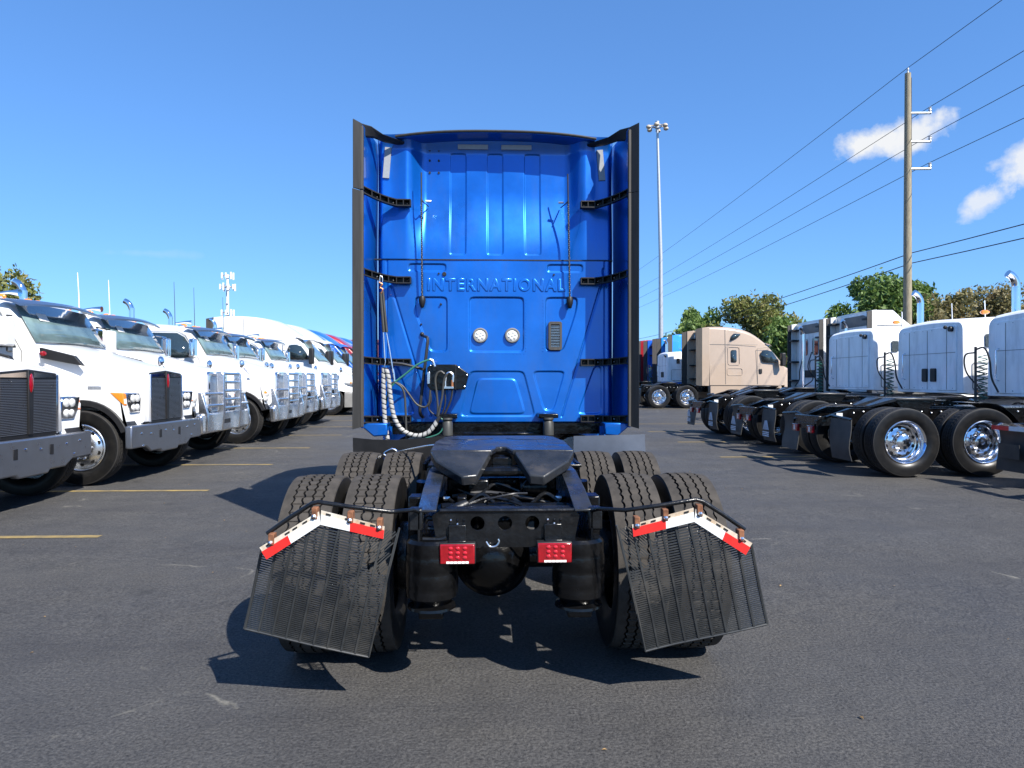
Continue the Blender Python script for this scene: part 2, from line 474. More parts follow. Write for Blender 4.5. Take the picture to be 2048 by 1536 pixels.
# ------------------------------------------------------------------ ground
def asphalt():
    m = bpy.data.materials.new('asphalt')
    m.use_nodes = True
    nt = m.node_tree
    b = nt.nodes['Principled BSDF']
    t = nt.nodes.new('ShaderNodeTexCoord')
    def noise_(scale, det=5, rough=0.6, stretch=None, dist=0):
        n = nt.nodes.new('ShaderNodeTexNoise')
        n.inputs['Scale'].default_value = scale
        n.inputs['Detail'].default_value = det
        n.inputs['Roughness'].default_value = rough
        n.inputs['Distortion'].default_value = dist
        src = t.outputs['Object']
        if stretch:
            mp = nt.nodes.new('ShaderNodeMapping')
            mp.inputs['Scale'].default_value = stretch[:3]
            if len(stretch) > 3: mp.inputs['Rotation'].default_value = (0, 0, stretch[3])
            nt.links.new(src, mp.inputs['Vector']); src = mp.outputs[0]
        nt.links.new(src, n.inputs['Vector'])
        return n.outputs[0]
    def ramp(v, p0, c0, p1, c1):
        r = nt.nodes.new('ShaderNodeValToRGB')
        r.color_ramp.elements[0].position = p0; r.color_ramp.elements[1].position = p1
        r.color_ramp.elements[0].color = (*c0, 1); r.color_ramp.elements[1].color = (*c1, 1)
        nt.links.new(v, r.inputs[0])
        return r.outputs[0]
    def mix(f, a, b_, mode='MIX'):
        x = nt.nodes.new('ShaderNodeMix'); x.data_type = 'RGBA'; x.blend_type = mode
        if isinstance(f, float): x.inputs['Factor'].default_value = f
        else: nt.links.new(f, x.inputs['Factor'])
        for nm, v in (('A', a), ('B', b_)):
            if isinstance(v, tuple): x.inputs[nm].default_value = (*v, 1)
            else: nt.links.new(v, x.inputs[nm])
        return x.outputs['Result']
    base = ramp(noise_(0.35, 6, 0.65), 0.3, (0.043, 0.043, 0.046), 0.7, (0.060, 0.059, 0.059))
    brown = ramp(noise_(0.22, 5, 0.6, dist=.4), 0.46, (0, 0, 0), 0.72, (1, 1, 1))
    base = mix(brown, base, (0.064, 0.060, 0.054))
    # tyre-polished streaks swinging round the aisle
    streak = ramp(noise_(1.0, 5, 0.6, (0.16, 1.4, 1, R(-14))), 0.52, (0, 0, 0), 0.74, (.75, .75, .75))
    base = mix(streak, base, (0.034, 0.034, 0.038))
    worn = ramp(noise_(1.0, 6, 0.7, (0.12, 0.75, 1, R(9)), .6), 0.60, (0, 0, 0), 0.80, (.55, .55, .55))
    base = mix(worn, base, (0.088, 0.084, 0.076))
    blot = ramp(noise_(2.6, 7, 0.75), 0.34, (0.84, 0.84, 0.85), 0.68, (1.12, 1.11, 1.09))
    base = mix(1.0, base, blot, 'MULTIPLY')
    scuff = ramp(noise_(1.0, 7, 0.8, (0.30, 2.2, 1, R(6)), .8), 0.66, (0, 0, 0), 0.84, (.35, .35, .35))
    base = mix(scuff, base, (0.098, 0.094, 0.085))
    # aggregate
    ag = noise_(62, 4, 0.8)
    base = mix(1.0, base, ramp(ag, 0.34, (0.30, 0.30, 0.32), 0.66, (1.80, 1.77, 1.68)), 'MULTIPLY')
    ch = ramp(noise_(30, 5, 0.8), 0.64, (0, 0, 0), 0.73, (.6, .6, .6))
    base = mix(ch, base, (0.14, 0.132, 0.115))
    oil = ramp(noise_(1.7, 3, 0.5), 0.70, (0, 0, 0), 0.76, (.55, .55, .55))
    base = mix(oil, base, (0.018, 0.018, 0.019))
    # crack flecks
    vor = nt.nodes.new('ShaderNodeTexVoronoi'); vor.feature = 'DISTANCE_TO_EDGE'
    vor.inputs['Scale'].default_value = 0.55
    mpv = nt.nodes.new('ShaderNodeMixRGB'); mpv.inputs[0].default_value = 0.25
    wv = nt.nodes.new('ShaderNodeTexNoise'); wv.inputs['Scale'].default_value = 3.0; wv.inputs['Detail'].default_value = 6
    nt.links.new(t.outputs['Object'], wv.inputs['Vector'])
    nt.links.new(t.outputs['Object'], mpv.inputs[1]); nt.links.new(wv.outputs['Color'], mpv.inputs[2])
    nt.links.new(mpv.outputs[0], vor.inputs['Vector'])
    cr = ramp(vor.outputs['Distance'], 0.0015, (1, 1, 1), 0.0055, (0, 0, 0))
    crm = ramp(noise_(1.1, 5, 0.7), 0.56, (0, 0, 0), 0.63, (.9, .9, .9))
    base = mix(mix(1.0, cr, crm, 'MULTIPLY'), base, (0.17, 0.16, 0.135))
    nt.links.new(base, b.inputs['Base Color'])
    rr = ramp(noise_(0.8, 5), 0.3, (0.62, 0.62, 0.62), 0.7, (0.86, 0.86, 0.86))
    nt.links.new(rr, b.inputs['Roughness'])
    b.inputs['Specular IOR Level'].default_value = 0.35
    bp = nt.nodes.new('ShaderNodeBump'); bp.inputs['Strength'].default_value = 0.7; bp.inputs['Distance'].default_value = 0.016
    nt.links.new(ag, bp.inputs['Height'])
    bp2 = nt.nodes.new('ShaderNodeBump'); bp2.inputs['Strength'].default_value = 0.25; bp2.inputs['Distance'].default_value = 0.05
    nt.links.new(noise_(9, 4), bp2.inputs['Height'])
    nt.links.new(bp.outputs[0], bp2.inputs['Normal'])
    nt.links.new(bp2.outputs[0], b.inputs['Normal'])
    MATS['asphalt'] = m
asphalt()
gm = MB()
ys = [-400, -60, -10, 0, 4, 70, 120, 1500]
for i in range(len(ys) - 1):
    gm.add([(-1500, ys[i], g(ys[i])), (1500, ys[i], g(ys[i])), (1500, ys[i + 1], g(ys[i + 1])), (-1500, ys[i + 1], g(ys[i + 1]))], [(0, 1, 2, 3)])
ground = gm.build('asphalt_lot', 'asphalt', smooth=0)
tag(ground, 'dark grey speckled asphalt lot with worn tyre streaks', 'ground', kind='structure')
for k, y in enumerate([6.79, 9.43, 12.1, 14.8, 17.9, 20.7, 23.4, 26.2, 29.0, 31.8]):
    m = MB()
    x1 = -3.77 + random.uniform(-.04, .04)
    z = lambda yy: g(yy) + 0.004
    n = 30
    for i in range(n):
        xa, xb = x1 - 10 * i / n, x1 - 10 * (i + 1) / n
        m.add([(xb, y - .05, z(y - .05)), (xa, y - .05, z(y - .05)), (xa, y + .05, z(y + .05)), (xb, y + .05, z(y + .05))], [(0, 1, 2, 3)])
    m.build('parking_line', 'yellow_line', ground, smooth=0)
for (xa, xb, y) in [(3.9, 9, 31.0), (4.3, 9, 12.9), (4.3, 9, 15.8), (4.3, 9, 18.7), (4.3, 9, 21.6)]:
    m = MB(); m.add([(xa, y - .05, g(y - .05) + .004), (xb, y - .05, g(y - .05) + .004), (xb, y + .05, g(y + .05) + .004), (xa, y + .05, g(y + .05) + .004)], [(0, 1, 2, 3)])
    m.build('parking_line', 'yellow_line', ground, smooth=0)
lf = MB()
for k in range(46):
    x, y = random.uniform(-4.5, 4.5), random.uniform(2.6, 11)
    if abs(x) < 1.2 and y > 3: continue
    s = random.uniform(.006, .018); a = random.uniform(0, 6.28)
    c, q = math.cos(a) * s, math.sin(a) * s
    zz = g(y) + .004
    lf.add([(x - c, y - q, zz), (x + q * .5, y - c * .5, zz + s * .5), (x + c, y + q, zz + .002), (x - q * .5, y + c * .5, zz + s * .4)], [(0, 1, 2, 3)])
tag(lf.build('leaf_litter', 'dry_leaf', smooth=0, fix=False), 'tiny dry leaf flecks scattered over the asphalt', 'leaves', kind='stuff')

# ------------------------------------------------------------------ shared wheel meshes (axle along local y, outer face towards -y)
TR = 0.52
def tyre_mesh(name, R0=TR, W=0.28, blocks=56, rim_r=0.292, tread='tread_rubber'):
    h = W / 2
    ribs = [(-0.475, -0.30), (-0.26, -0.105), (-0.065, 0.065), (0.105, 0.26), (0.30, 0.475)]
    gd = 0.017
    na = blocks * 4
    rows = []       # (y function, radius function)
    def const(y, r): return ('c', y, r)
    sidew = [(-0.36, rim_r), (-0.40, rim_r + .015), (-0.485, R0 - .15), (-0.50, R0 - .10), (-0.495, R0 - .045), (-0.488, R0 - .02)]
    for y, r in sidew: rows.append(('c', y * W, r))
    for i, (a, b) in enumerate(ribs):
        drop = 0.006 * (abs((a + b) / 2) / .4) ** 2
        rows.append(('t', a * W, R0 - drop - (0.006 if i == 0 else 0), i, 0))
        rows.append(('t', b * W, R0 - drop - (0.006 if i == 4 else 0), i, 1))
        if i < 4:
            rows.append(('g', (b + .008) * W, R0 - gd, i, 1))
            rows.append(('g', (ribs[i + 1][0] - .008) * W, R0 - gd, i + 1, 0))
    for y, r in reversed(sidew): rows.append(('c', -y * W, r))
    V = []
    for row in rows:
        for k in range(na):
            bl, ph = divmod(k, 4)
            ang = 2 * PI * (bl + (0.0, 0.32, 0.64, 0.93)[ph]) / blocks
            y, r = row[1], row[2]
            if row[0] in 'tg':
                rib, sd = row[3], row[4]
                edge_in = not ((rib == 0 and sd == 0) or (rib == 4 and sd == 1))
                if edge_in:
                    y += (0.020 if ph in (1, 2) else -0.012) * W * (1 if (rib + (1 if sd else 0)) % 2 else -1)
                if row[0] == 't' and ph == 3 and rib in (1, 2, 3):
                    r -= 0.007
            V.append((r * math.cos(ang), y, r * math.sin(ang)))
    F = []
    for i in range(len(rows) - 1):
        for k in range(na):
            k2 = (k + 1) % na
            F.append((i * na + k, (i + 1) * na + k, (i + 1) * na + k2, i * na + k2))
    me = bpy.data.meshes.new(name)
    me.from_pydata(V, [], F)
    me.materials.append(MATS[tread]); me.materials.append(MATS['tyre_dark'])
    mi = []
    nr = len(rows)
    for i in range(nr - 1):
        side_ = i < 5 or i >= nr - 6
        groove = rows[i][0] == 'g' or rows[i + 1][0] == 'g'
        mi += [1 if (side_ or groove) else 0] * na
    me.polygons.foreach_set('material_index', mi)
    me.polygons.foreach_set('use_smooth', [True] * len(me.polygons))
    me.set_sharp_from_angle(angle=R(35))
    me.update()
    return me
TYRE = tyre_mesh('tyre')
TYRE_N = tyre_mesh('dressed_tyre', rim_r=.318, tread='tyre_tread_new')

def rim_dish():
    m = MB()
    m.lathe([(0.292, -.10), (0.300, -.118), (0.292, -.124), (0.278, -.112), (0.268, -.085), (0.252, -.06), (0.246, 0.0), (0.238, .035), (0.21, .045), (0.165, .035), (0.15, .02),
             (0.118, .015), (0.112, -.03), (0.106, -.075), (0.09, -.088), (0.0, -.092)], (0, 0, 0), 'y', 40)
    return m.mesh('rim_dish')
def rim_holes(r, y, rad, n, nm):
    m = MB()
    for k in range(n):
        a = 2 * PI * (k + .5) / n
        m.lathe([(rad, 0), (rad, -.004), (0, -.004)], (r * math.cos(a), y, r * math.sin(a)), 'y', 12)
    return m.mesh(nm)
def nuts(r, y, n, nm, L=.035):
    m = MB()
    for k in range(n):
        a = 2 * PI * k / n
        m.lathe([(.017, 0), (.017, -L * .7), (.010, -L), (0, -L)], (r * math.cos(a), y, r * math.sin(a)), 'y', 8)
    return m.mesh(nm)
RIM_D = rim_dish(); HOLE_D = rim_holes(.2, .042, .026, 10, 'hand_hole'); NUT_D = nuts(.135, .018, 10, 'lug_nut')
def rim_steer():
    m = MB()
    m.lathe([(0.292, -.10), (0.300, -.118), (0.290, -.124), (0.275, -.11), (0.262, -.075), (0.245, -.07), (0.2, -.10), (0.16, -.125), (0.125, -.13), (0.11, -.13), (0.10, -.165), (0.085, -.178), (0, -.18)],
            (0, 0, 0), 'y', 40)
    return m.mesh('rim_steer')
RIM_S = rim_steer(); HOLE_S = rim_holes(.215, -.092, .027, 10, 'hand_hole_steer'); NUT_S = nuts(.143, -.126, 10, 'lug_nut_steer', .04)
for me_, mt in ((RIM_D, 'polished_rim'), (HOLE_D, 'tyre_dark'), (NUT_D, 'chrome'), (RIM_S, 'aluminium'), (HOLE_S, 'tyre_dark'), (NUT_S, 'chrome')):
    me_.materials.append(MATS[mt])

def wheel(parent, loc, rz=0.0, kind='dual', detail=True, tyre=None):
    """a tyre (axle along y; outer face towards local -y before the turn rz)"""
    t = link('tyre', tyre or TYRE_N, None, parent, loc=loc)
    t.rotation_euler = (0, 0, rz)
    k = 1.0 if tyre else 1.085
    for nm, me_ in (('rim', RIM_S if kind == 'steer' else RIM_D), ('hand_hole', HOLE_S if kind == 'steer' else HOLE_D), ('lug_nut', NUT_S if kind == 'steer' else NUT_D)):
        if nm == 'rim' or detail:
            o = link(nm, me_, None, t); o.scale = (k, 1, k)
            if nm != 'rim': o['kind'] = 'stuff'
    return t

# ------------------------------------------------------------------ the blue tractor (faces +y, axis x = 0)
hero = empty('semi_tractor', (0, 3.7, 0))
tag(hero, 'bright blue high-roof sleeper tractor seen from behind, centred on the aisle', 'truck')
HERO0 = Vector((0, 3.7, 0))
def hb(mb, name, material, parent=None, **k):
    """parts are measured in world metres; shift them into the tractor's own frame"""
    if parent is None or parent is hero:
        mb.v = [(x - HERO0.x, y - HERO0.y, z - HERO0.z) for (x, y, z) in mb.v]
        return mb.build(name, material, hero, **k)
    mb.v = [(x - HERO0.x, y - HERO0.y, z - HERO0.z) for (x, y, z) in mb.v]
    return mb.build(name, material, parent, **k)

YW = 6.6                                   # plane of the sleeper's back wall
def X6(px): return WX(px, YW)
def Z6(py): return WZ(py, YW)
XC = 0.0
def sstep(a, b, x):
    t = np.clip((x - a) / (b - a), 0, 1)
    return t * t * (3 - 2 * t)
def poly_sd(X, Z, pts, k=0.02):
    """rounded signed distance to a convex outline, negative inside"""
    P = [np.array(p) for p in pts]
    area = sum(P[i][0] * P[(i + 1) % len(P)][1] - P[(i + 1) % len(P)][0] * P[i][1] for i in range(len(P)))
    if area < 0: P = P[::-1]
    acc = np.zeros_like(X)
    for i in range(len(P)):
        a, b = P[i], P[(i + 1) % len(P)]
        e = (b - a) / np.linalg.norm(b - a)
        n = np.array([e[1], -e[0]])
        d = (X - a[0]) * n[0] + (Z - a[1]) * n[1]
        acc = acc + np.exp(np.clip(d / k, -60, 60))
    return k * np.log(acc)
def seg_d(X, Z, a, b):
    a, b = np.array(a), np.array(b)
    e = b - a
    t = np.clip(((X - a[0]) * e[0] + (Z - a[1]) * e[1]) / (e @ e), 0, 1)
    return np.hypot(X - a[0] - t * e[0], Z - a[1] - t * e[1])

W_X0, W_X1, W_Z0, W_Z1 = -1.125, 1.125, 1.135, 3.835
NX, NZ = 430, 520
xs = np.linspace(W_X0, W_X1, NX)
zs = np.linspace(W_Z0, W_Z1, NZ)
X, Z = np.meshgrid(xs, zs)
ZS = Z6(520)                               # seam between roof module and lower panel
D = np.zeros_like(X)                       # depth, positive = further from the camera
up = Z > ZS
rise = sstep(ZS + .05, 3.35, Z)
rec = (1 - sstep(0.66, 0.86, np.abs(X))) * 0.15 * (0.25 + .75 * rise)
col = sstep(0.80, 1.0, np.abs(X)) * 0.03 * rise
D = np.where(up, rec + col - 0.012, D)
# roof cove
cove = sstep(3.70, 3.86, Z)
D = D - np.where(up, cove * 0.05, 0)
def press(pts, depth, w=0.009, k=0.017):
    global D
    P = [(X6(a), Z6(b)) for a, b in pts]
    sd = poly_sd(X, Z, P, k)
    D = D + depth * (1 - sstep(-w, w * .3, sd))
def mirror(pts): return [(985.4 * 2 + 13 - a, b) for a, b in pts]      # about the tractor's own centre line in survey columns
for a, b in ((899, 932), (974, 1007), (1050, 1083)):
    press([(a, 299), (b, 299), (b, 509), (a, 509)], 0.010, .008, .010)
press([(817, 528), (893, 528), (893, 544), (817, 544)], 0.012, .01, .012)
press([(1094, 528), (1167, 528), (1167, 544), (1094, 544)], 0.012, .01, .012)
press([(830, 594), (895, 594), (895, 704), (861, 704), (830, 625)], 0.014)
press([(1091, 594), (1157, 594), (1157, 615), (1127, 702), (1091, 702)], 0.014)
press([(938, 594), (1048, 594), (1048, 704), (938, 704)], 0.014)
press([(940, 742), (1048, 742), (1071, 833), (920, 833)], 0.009)
press([(955, 757), (1031, 757), (1051, 828), (938, 828)], -0.009)
press([(1065, 742), (1131, 742), (1108, 822), (1088, 822)], 0.010)
press([(856, 742), (922, 742), (901, 822), (880, 822)], 0.010)
press([(1190, 730), (1204, 730), (1204, 828), (1155, 828)], 0.011)
press([(782, 730), (796, 730), (831, 828), (782, 828)], 0.011)
press([(1204, 530), (1212, 530), (1212, 556), (1204, 556)], 0.008)
for a, b in (((1204, 566), (1124, 833)), ((782, 566), (862, 833))):
    d = seg_d(X, Z, (X6(a[0]), Z6(a[1])), (X6(b[0]), Z6(b[1])))
    D = D + 0.010 * np.exp(-(d / 0.008) ** 2)
for px in (1211, 1222, 775, 763):
    D = D + np.where(up, 0, 0.008 * np.exp(-((X - X6(px)) / 0.007) ** 2))
# outer corners turn forward to meet the cab sides
D = D + 0.10 * sstep(1.06, 1.125, np.abs(X)) ** 2
# stamped sheet is never quite flat
D = D + 0.0022 * np.sin(X * 5.1 + 1.3 * np.sin(Z * 3.2)) * np.sin(Z * 4.3 + X * 2.1) * np.where(up, .4, 1.0)
V = np.stack([X.ravel(), (YW + D).ravel() - HERO0.y, Z.ravel()], 1)
idx = np.arange(NX * NZ).reshape(NZ, NX)
F = np.stack([idx[:-1, :-1].ravel(), idx[:-1, 1:].ravel(), idx[1:, 1:].ravel(), idx[1:, :-1].ravel()], 1)
me = bpy.data.meshes.new('back_wall')
me.vertices.add(len(V)); me.vertices.foreach_set('co', V.ravel())
me.loops.add(F.size); me.loops.foreach_set('vertex_index', F.ravel())
me.polygons.add(len(F)); me.polygons.foreach_set('loop_start', np.arange(0, F.size, 4)); me.polygons.foreach_set('loop_total', np.full(len(F), 4))
me.polygons.foreach_set('use_smooth', np.ones(len(F), bool))
me.update(calc_edges=True)
wall = link('back_wall', me, 'blue_paint', hero)

m = MB(); m.box(X6(750), X6(1226), YW - .005, YW + .03, ZS - .007, ZS + .004); hb(m, 'panel_seam', 'black_plastic', wall)
# lettering pressed into the wall
cu = bpy.data.curves.new('wall_text', 'FONT')
cu.body = 'INTERNATIONAL'
cu.size = 1.0; cu.extrude = 0.02; cu.bevel_depth = 0.035; cu.bevel_resolution = 1; cu.space_character = 1.22; cu.offset = 0.008
to = bpy.data.objects.new('wall_text', cu)
COL.objects.link(to)
bpy.context.view_layer.update()
tm = bpy.data.meshes.new_from_object(to.evaluated_get(bpy.context.evaluated_depsgraph_get()))
bpy.data.objects.remove(to)
co = np.array([v.co for v in tm.vertices])
w0, w1, h0, h1 = co[:, 0].min(), co[:, 0].max(), co[:, 1].min(), co[:, 1].max()
tx0, tx1, tz0, tz1 = X6(855), X6(1131), Z6(583), Z6(557)
for v in tm.vertices:
    x_, y_, z_ = v.co
    v.co = (tx0 + (x_ - w0) / (w1 - w0) * (tx1 - tx0), YW - HERO0.y - (z_ + .02) * 0.10, tz0 + (y_ - h0) / (h1 - h0) * (tz1 - tz0))
tm.materials.clear()
lt = link('raised_lettering', tm, 'blue_paint', wall)
lt['label'] = 'raised lettering INTERNATIONAL pressed in the blue back wall'

# small fittings on the wall
def disc_y(px, py, r, y0, y1, n=14, mb=None):
    m = mb or MB()
    m.lathe([(r, y1), (r, y0 + r * .15), (r * .85, y0), (0, y0)], (X6(px), 0, Z6(py)), 'y', n)
    return m
for px in (860, 878):
    for py in (303, 323, 347):
        yy = YW + .13
        m = MB(); m.lathe([(.011, .05), (.011, .0), (0, 0)], (WX(px, yy), yy - .0, WZ(py, yy)), 'y', 8)
        hb(m, 'grommet', 'black_plastic', wall)
for px, py, r in ((889, 549, .020), (878, 548, .009), (1108, 549, .009), (882, 609, .010), (843, 649, .008)):
    hb(disc_y(px, py, r, YW - .012, YW + .03), 'grommet', 'black_plastic', wall)
riv = MB()
for i in range(17):
    for px in (900, 933, 1052, 1086):
        riv.ball((X6(px), YW - .001, Z6(600 + i * 6.4)), .0042, 6, (1, .5, 1))
for i in range(16):
    riv.ball((X6(943 + i * 7), YW - .001, Z6(708)), .0042, 6, (1, .5, 1))
hb(riv, 'rivet', 'blue_paint', wall)['kind'] = 'stuff'
def tape(cx, cz, w, h, tilt, y):
    m = MB()
    c, s = math.cos(tilt), math.sin(tilt)
    pts = [(cx + a * w / 2 * c - b * h / 2 * s, cz + a * w / 2 * s + b * h / 2 * c) for a, b in ((-1, -1), (1, -1), (1, 1), (-1, 1))]
    m.prism(pts, 'y', y - .004, y + .012)
    return hb(m, 'reflective_tape', 'tape_silver', wall)
yy = YW + .085
tape(WX(946, yy), WZ(294, yy), .29, .044, 0, YW + .10)
tape(WX(1033, yy), WZ(294, yy), .29, .044, 0, YW + .10)
tape(WX(775.5, YW), WZ(328, YW), .060, .29, R(-4.5), YW + .006)
tape(WX(1203, YW), WZ(328, YW), .060, .29, R(5), YW + .006)
# work lights
for px in (960.5, 1024.5):
    c = (X6(px), YW, Z6(671))
    m = MB(); m.lathe([(.072, .03), (.072, -.008), (.066, -.016), (.056, -.016), (.054, -.008)], c, 'y', 32)
    ring = hb(m, 'work_light', 'cab_grey')
    m = MB(); m.lathe([(.055, -.006), (.05, -.010), (0, -.013)], c, 'y', 28)
    hb(m, 'lens', 'clear_lens', ring)
    m = MB()
    for k in range(6):
        a = 2 * PI * k / 6 + .3
        m.ball((c[0] + .031 * math.cos(a), c[1] - .012, c[2] + .031 * math.sin(a)), .014, 10, (1, .5, 1))
    m.ball((c[0], c[1] - .012, c[2]), .013, 10, (1, .5, 1))
    hb(m, 'lens_bead', 'clear_bead', ring)
# louvred vent
vx0, vx1, vz0, vz1 = X6(1097), X6(1124), Z6(700), Z6(643)
def rrect(x0, x1, z0, z1, r, n=5):
    o = []
    for cx, cz, a in ((x1 - r, z1 - r, 0), (x0 + r, z1 - r, 90), (x0 + r, z0 + r, 180), (x1 - r, z0 + r, 270)):
        for k in range(n + 1):
            t = R(a + 90 * k / n); o.append((cx + r * math.cos(t), cz + r * math.sin(t)))
    return o
m = MB(); m.prism(rrect(vx0, vx1, vz0, vz1, .022), 'y', YW - .016, YW + .03, [rrect(vx0 + .022, vx1 - .022, vz0 + .026, vz1 - .026, .008)[::-1]])
vent = hb(m, 'vent', 'rubber_lip', bevel=.003)
m = MB(); m.box(vx0 + .02, vx1 - .02, YW + .006, YW + .012, vz0 + .02, vz1 - .02)
hb(m, 'vent_back', 'black_plastic', vent)
n = 14
for k in range(n):
    z0 = vz0 + .03 + (vz1 - vz0 - .06) * k / n
    m = MB(); m.add([(vx0 + .022, YW - .012, z0), (vx1 - .022, YW - .012, z0), (vx1 - .022, YW + .004, z0 + .012), (vx0 + .022, YW + .004, z0 + .012),
                     (vx0 + .022, YW - .012, z0 + .003), (vx1 - .022, YW - .012, z0 + .003), (vx1 - .022, YW + .004, z0 + .015), (vx0 + .022, YW + .004, z0 + .015)],
                    [(0, 1, 2, 3), (4, 5, 6, 7), (0, 1, 5, 4), (2, 3, 7, 6), (1, 2, 6, 5), (0, 3, 7, 4)])
    hb(m, 'louvre', 'aluminium', vent)

# roof lip with rubber edge
def roofz(x): return 3.868 - 0.055 * (abs(x) / .9) ** 2.6
m = MB()
N = 40
prof = [(6.515, 0.0), (6.515, -.028), (6.56, -.031), (6.66, -.042), (6.86, -.05), (6.86, .02), (6.60, .012)]
for i in range(N + 1):
    x = -.93 + 1.86 * i / N
    for (y, dz) in prof: m.v.append((x, y, roofz(x) + dz))
L = len(prof)
for i in range(N):
    for k in range(L):
        k2 = (k + 1) % L
        m.f.append((i * L + k, i * L + k2, (i + 1) * L + k2, (i + 1) * L + k))
m.f.append(tuple(range(L))); m.f.append(tuple(N * L + k for k in range(L)))
hb(m, 'roof_lip', 'blue_paint')
m = MB()
m.tube([(-.94 + 1.88 * i / N, 6.512, roofz(-.94 + 1.88 * i / N) - .012) for i in range(N + 1)], .013, 8)
hb(m, 'rubber_edge', 'rubber_strip')

# cab and sleeper body ahead of the wall, hood, front
body = loft([(0, 1.12, 3.80, 1.13, 1.08, .12, .03), (.4, 1.12, 3.85, 1.15, 1.10, .2, .03), (1.6, 1.10, 3.84, 1.16, 1.08, .25, .04), (2.4, 1.10, 3.45, 1.16, 1.0, .25, .05),
             (2.9, 1.10, 2.95, 1.15, .95, .22, .05), (3.4, 1.10, 2.1, 1.12, .95, .15, .04), (4.2, 1.0, 1.85, 1.08, .85, .18, .05), (5.1, .9, 1.55, .95, .75, .18, .05)], sub=3)
body.v = [(-y, YW + .24 + x, z) for (x, y, z) in body.v]
hb(body, 'cab_body', 'blue_paint')
for s, nm in ((-1, 'l'), (1, 'r')):
    m = MB(); m.prism([(YW + .5, 1.16), (YW + 3.2, 1.16), (YW + 3.2, .45), (YW + .6, .45)], 'x', s * .72, s * 1.15)
    hb(m, 'side_skirt', 'blue_paint', bevel=.03)

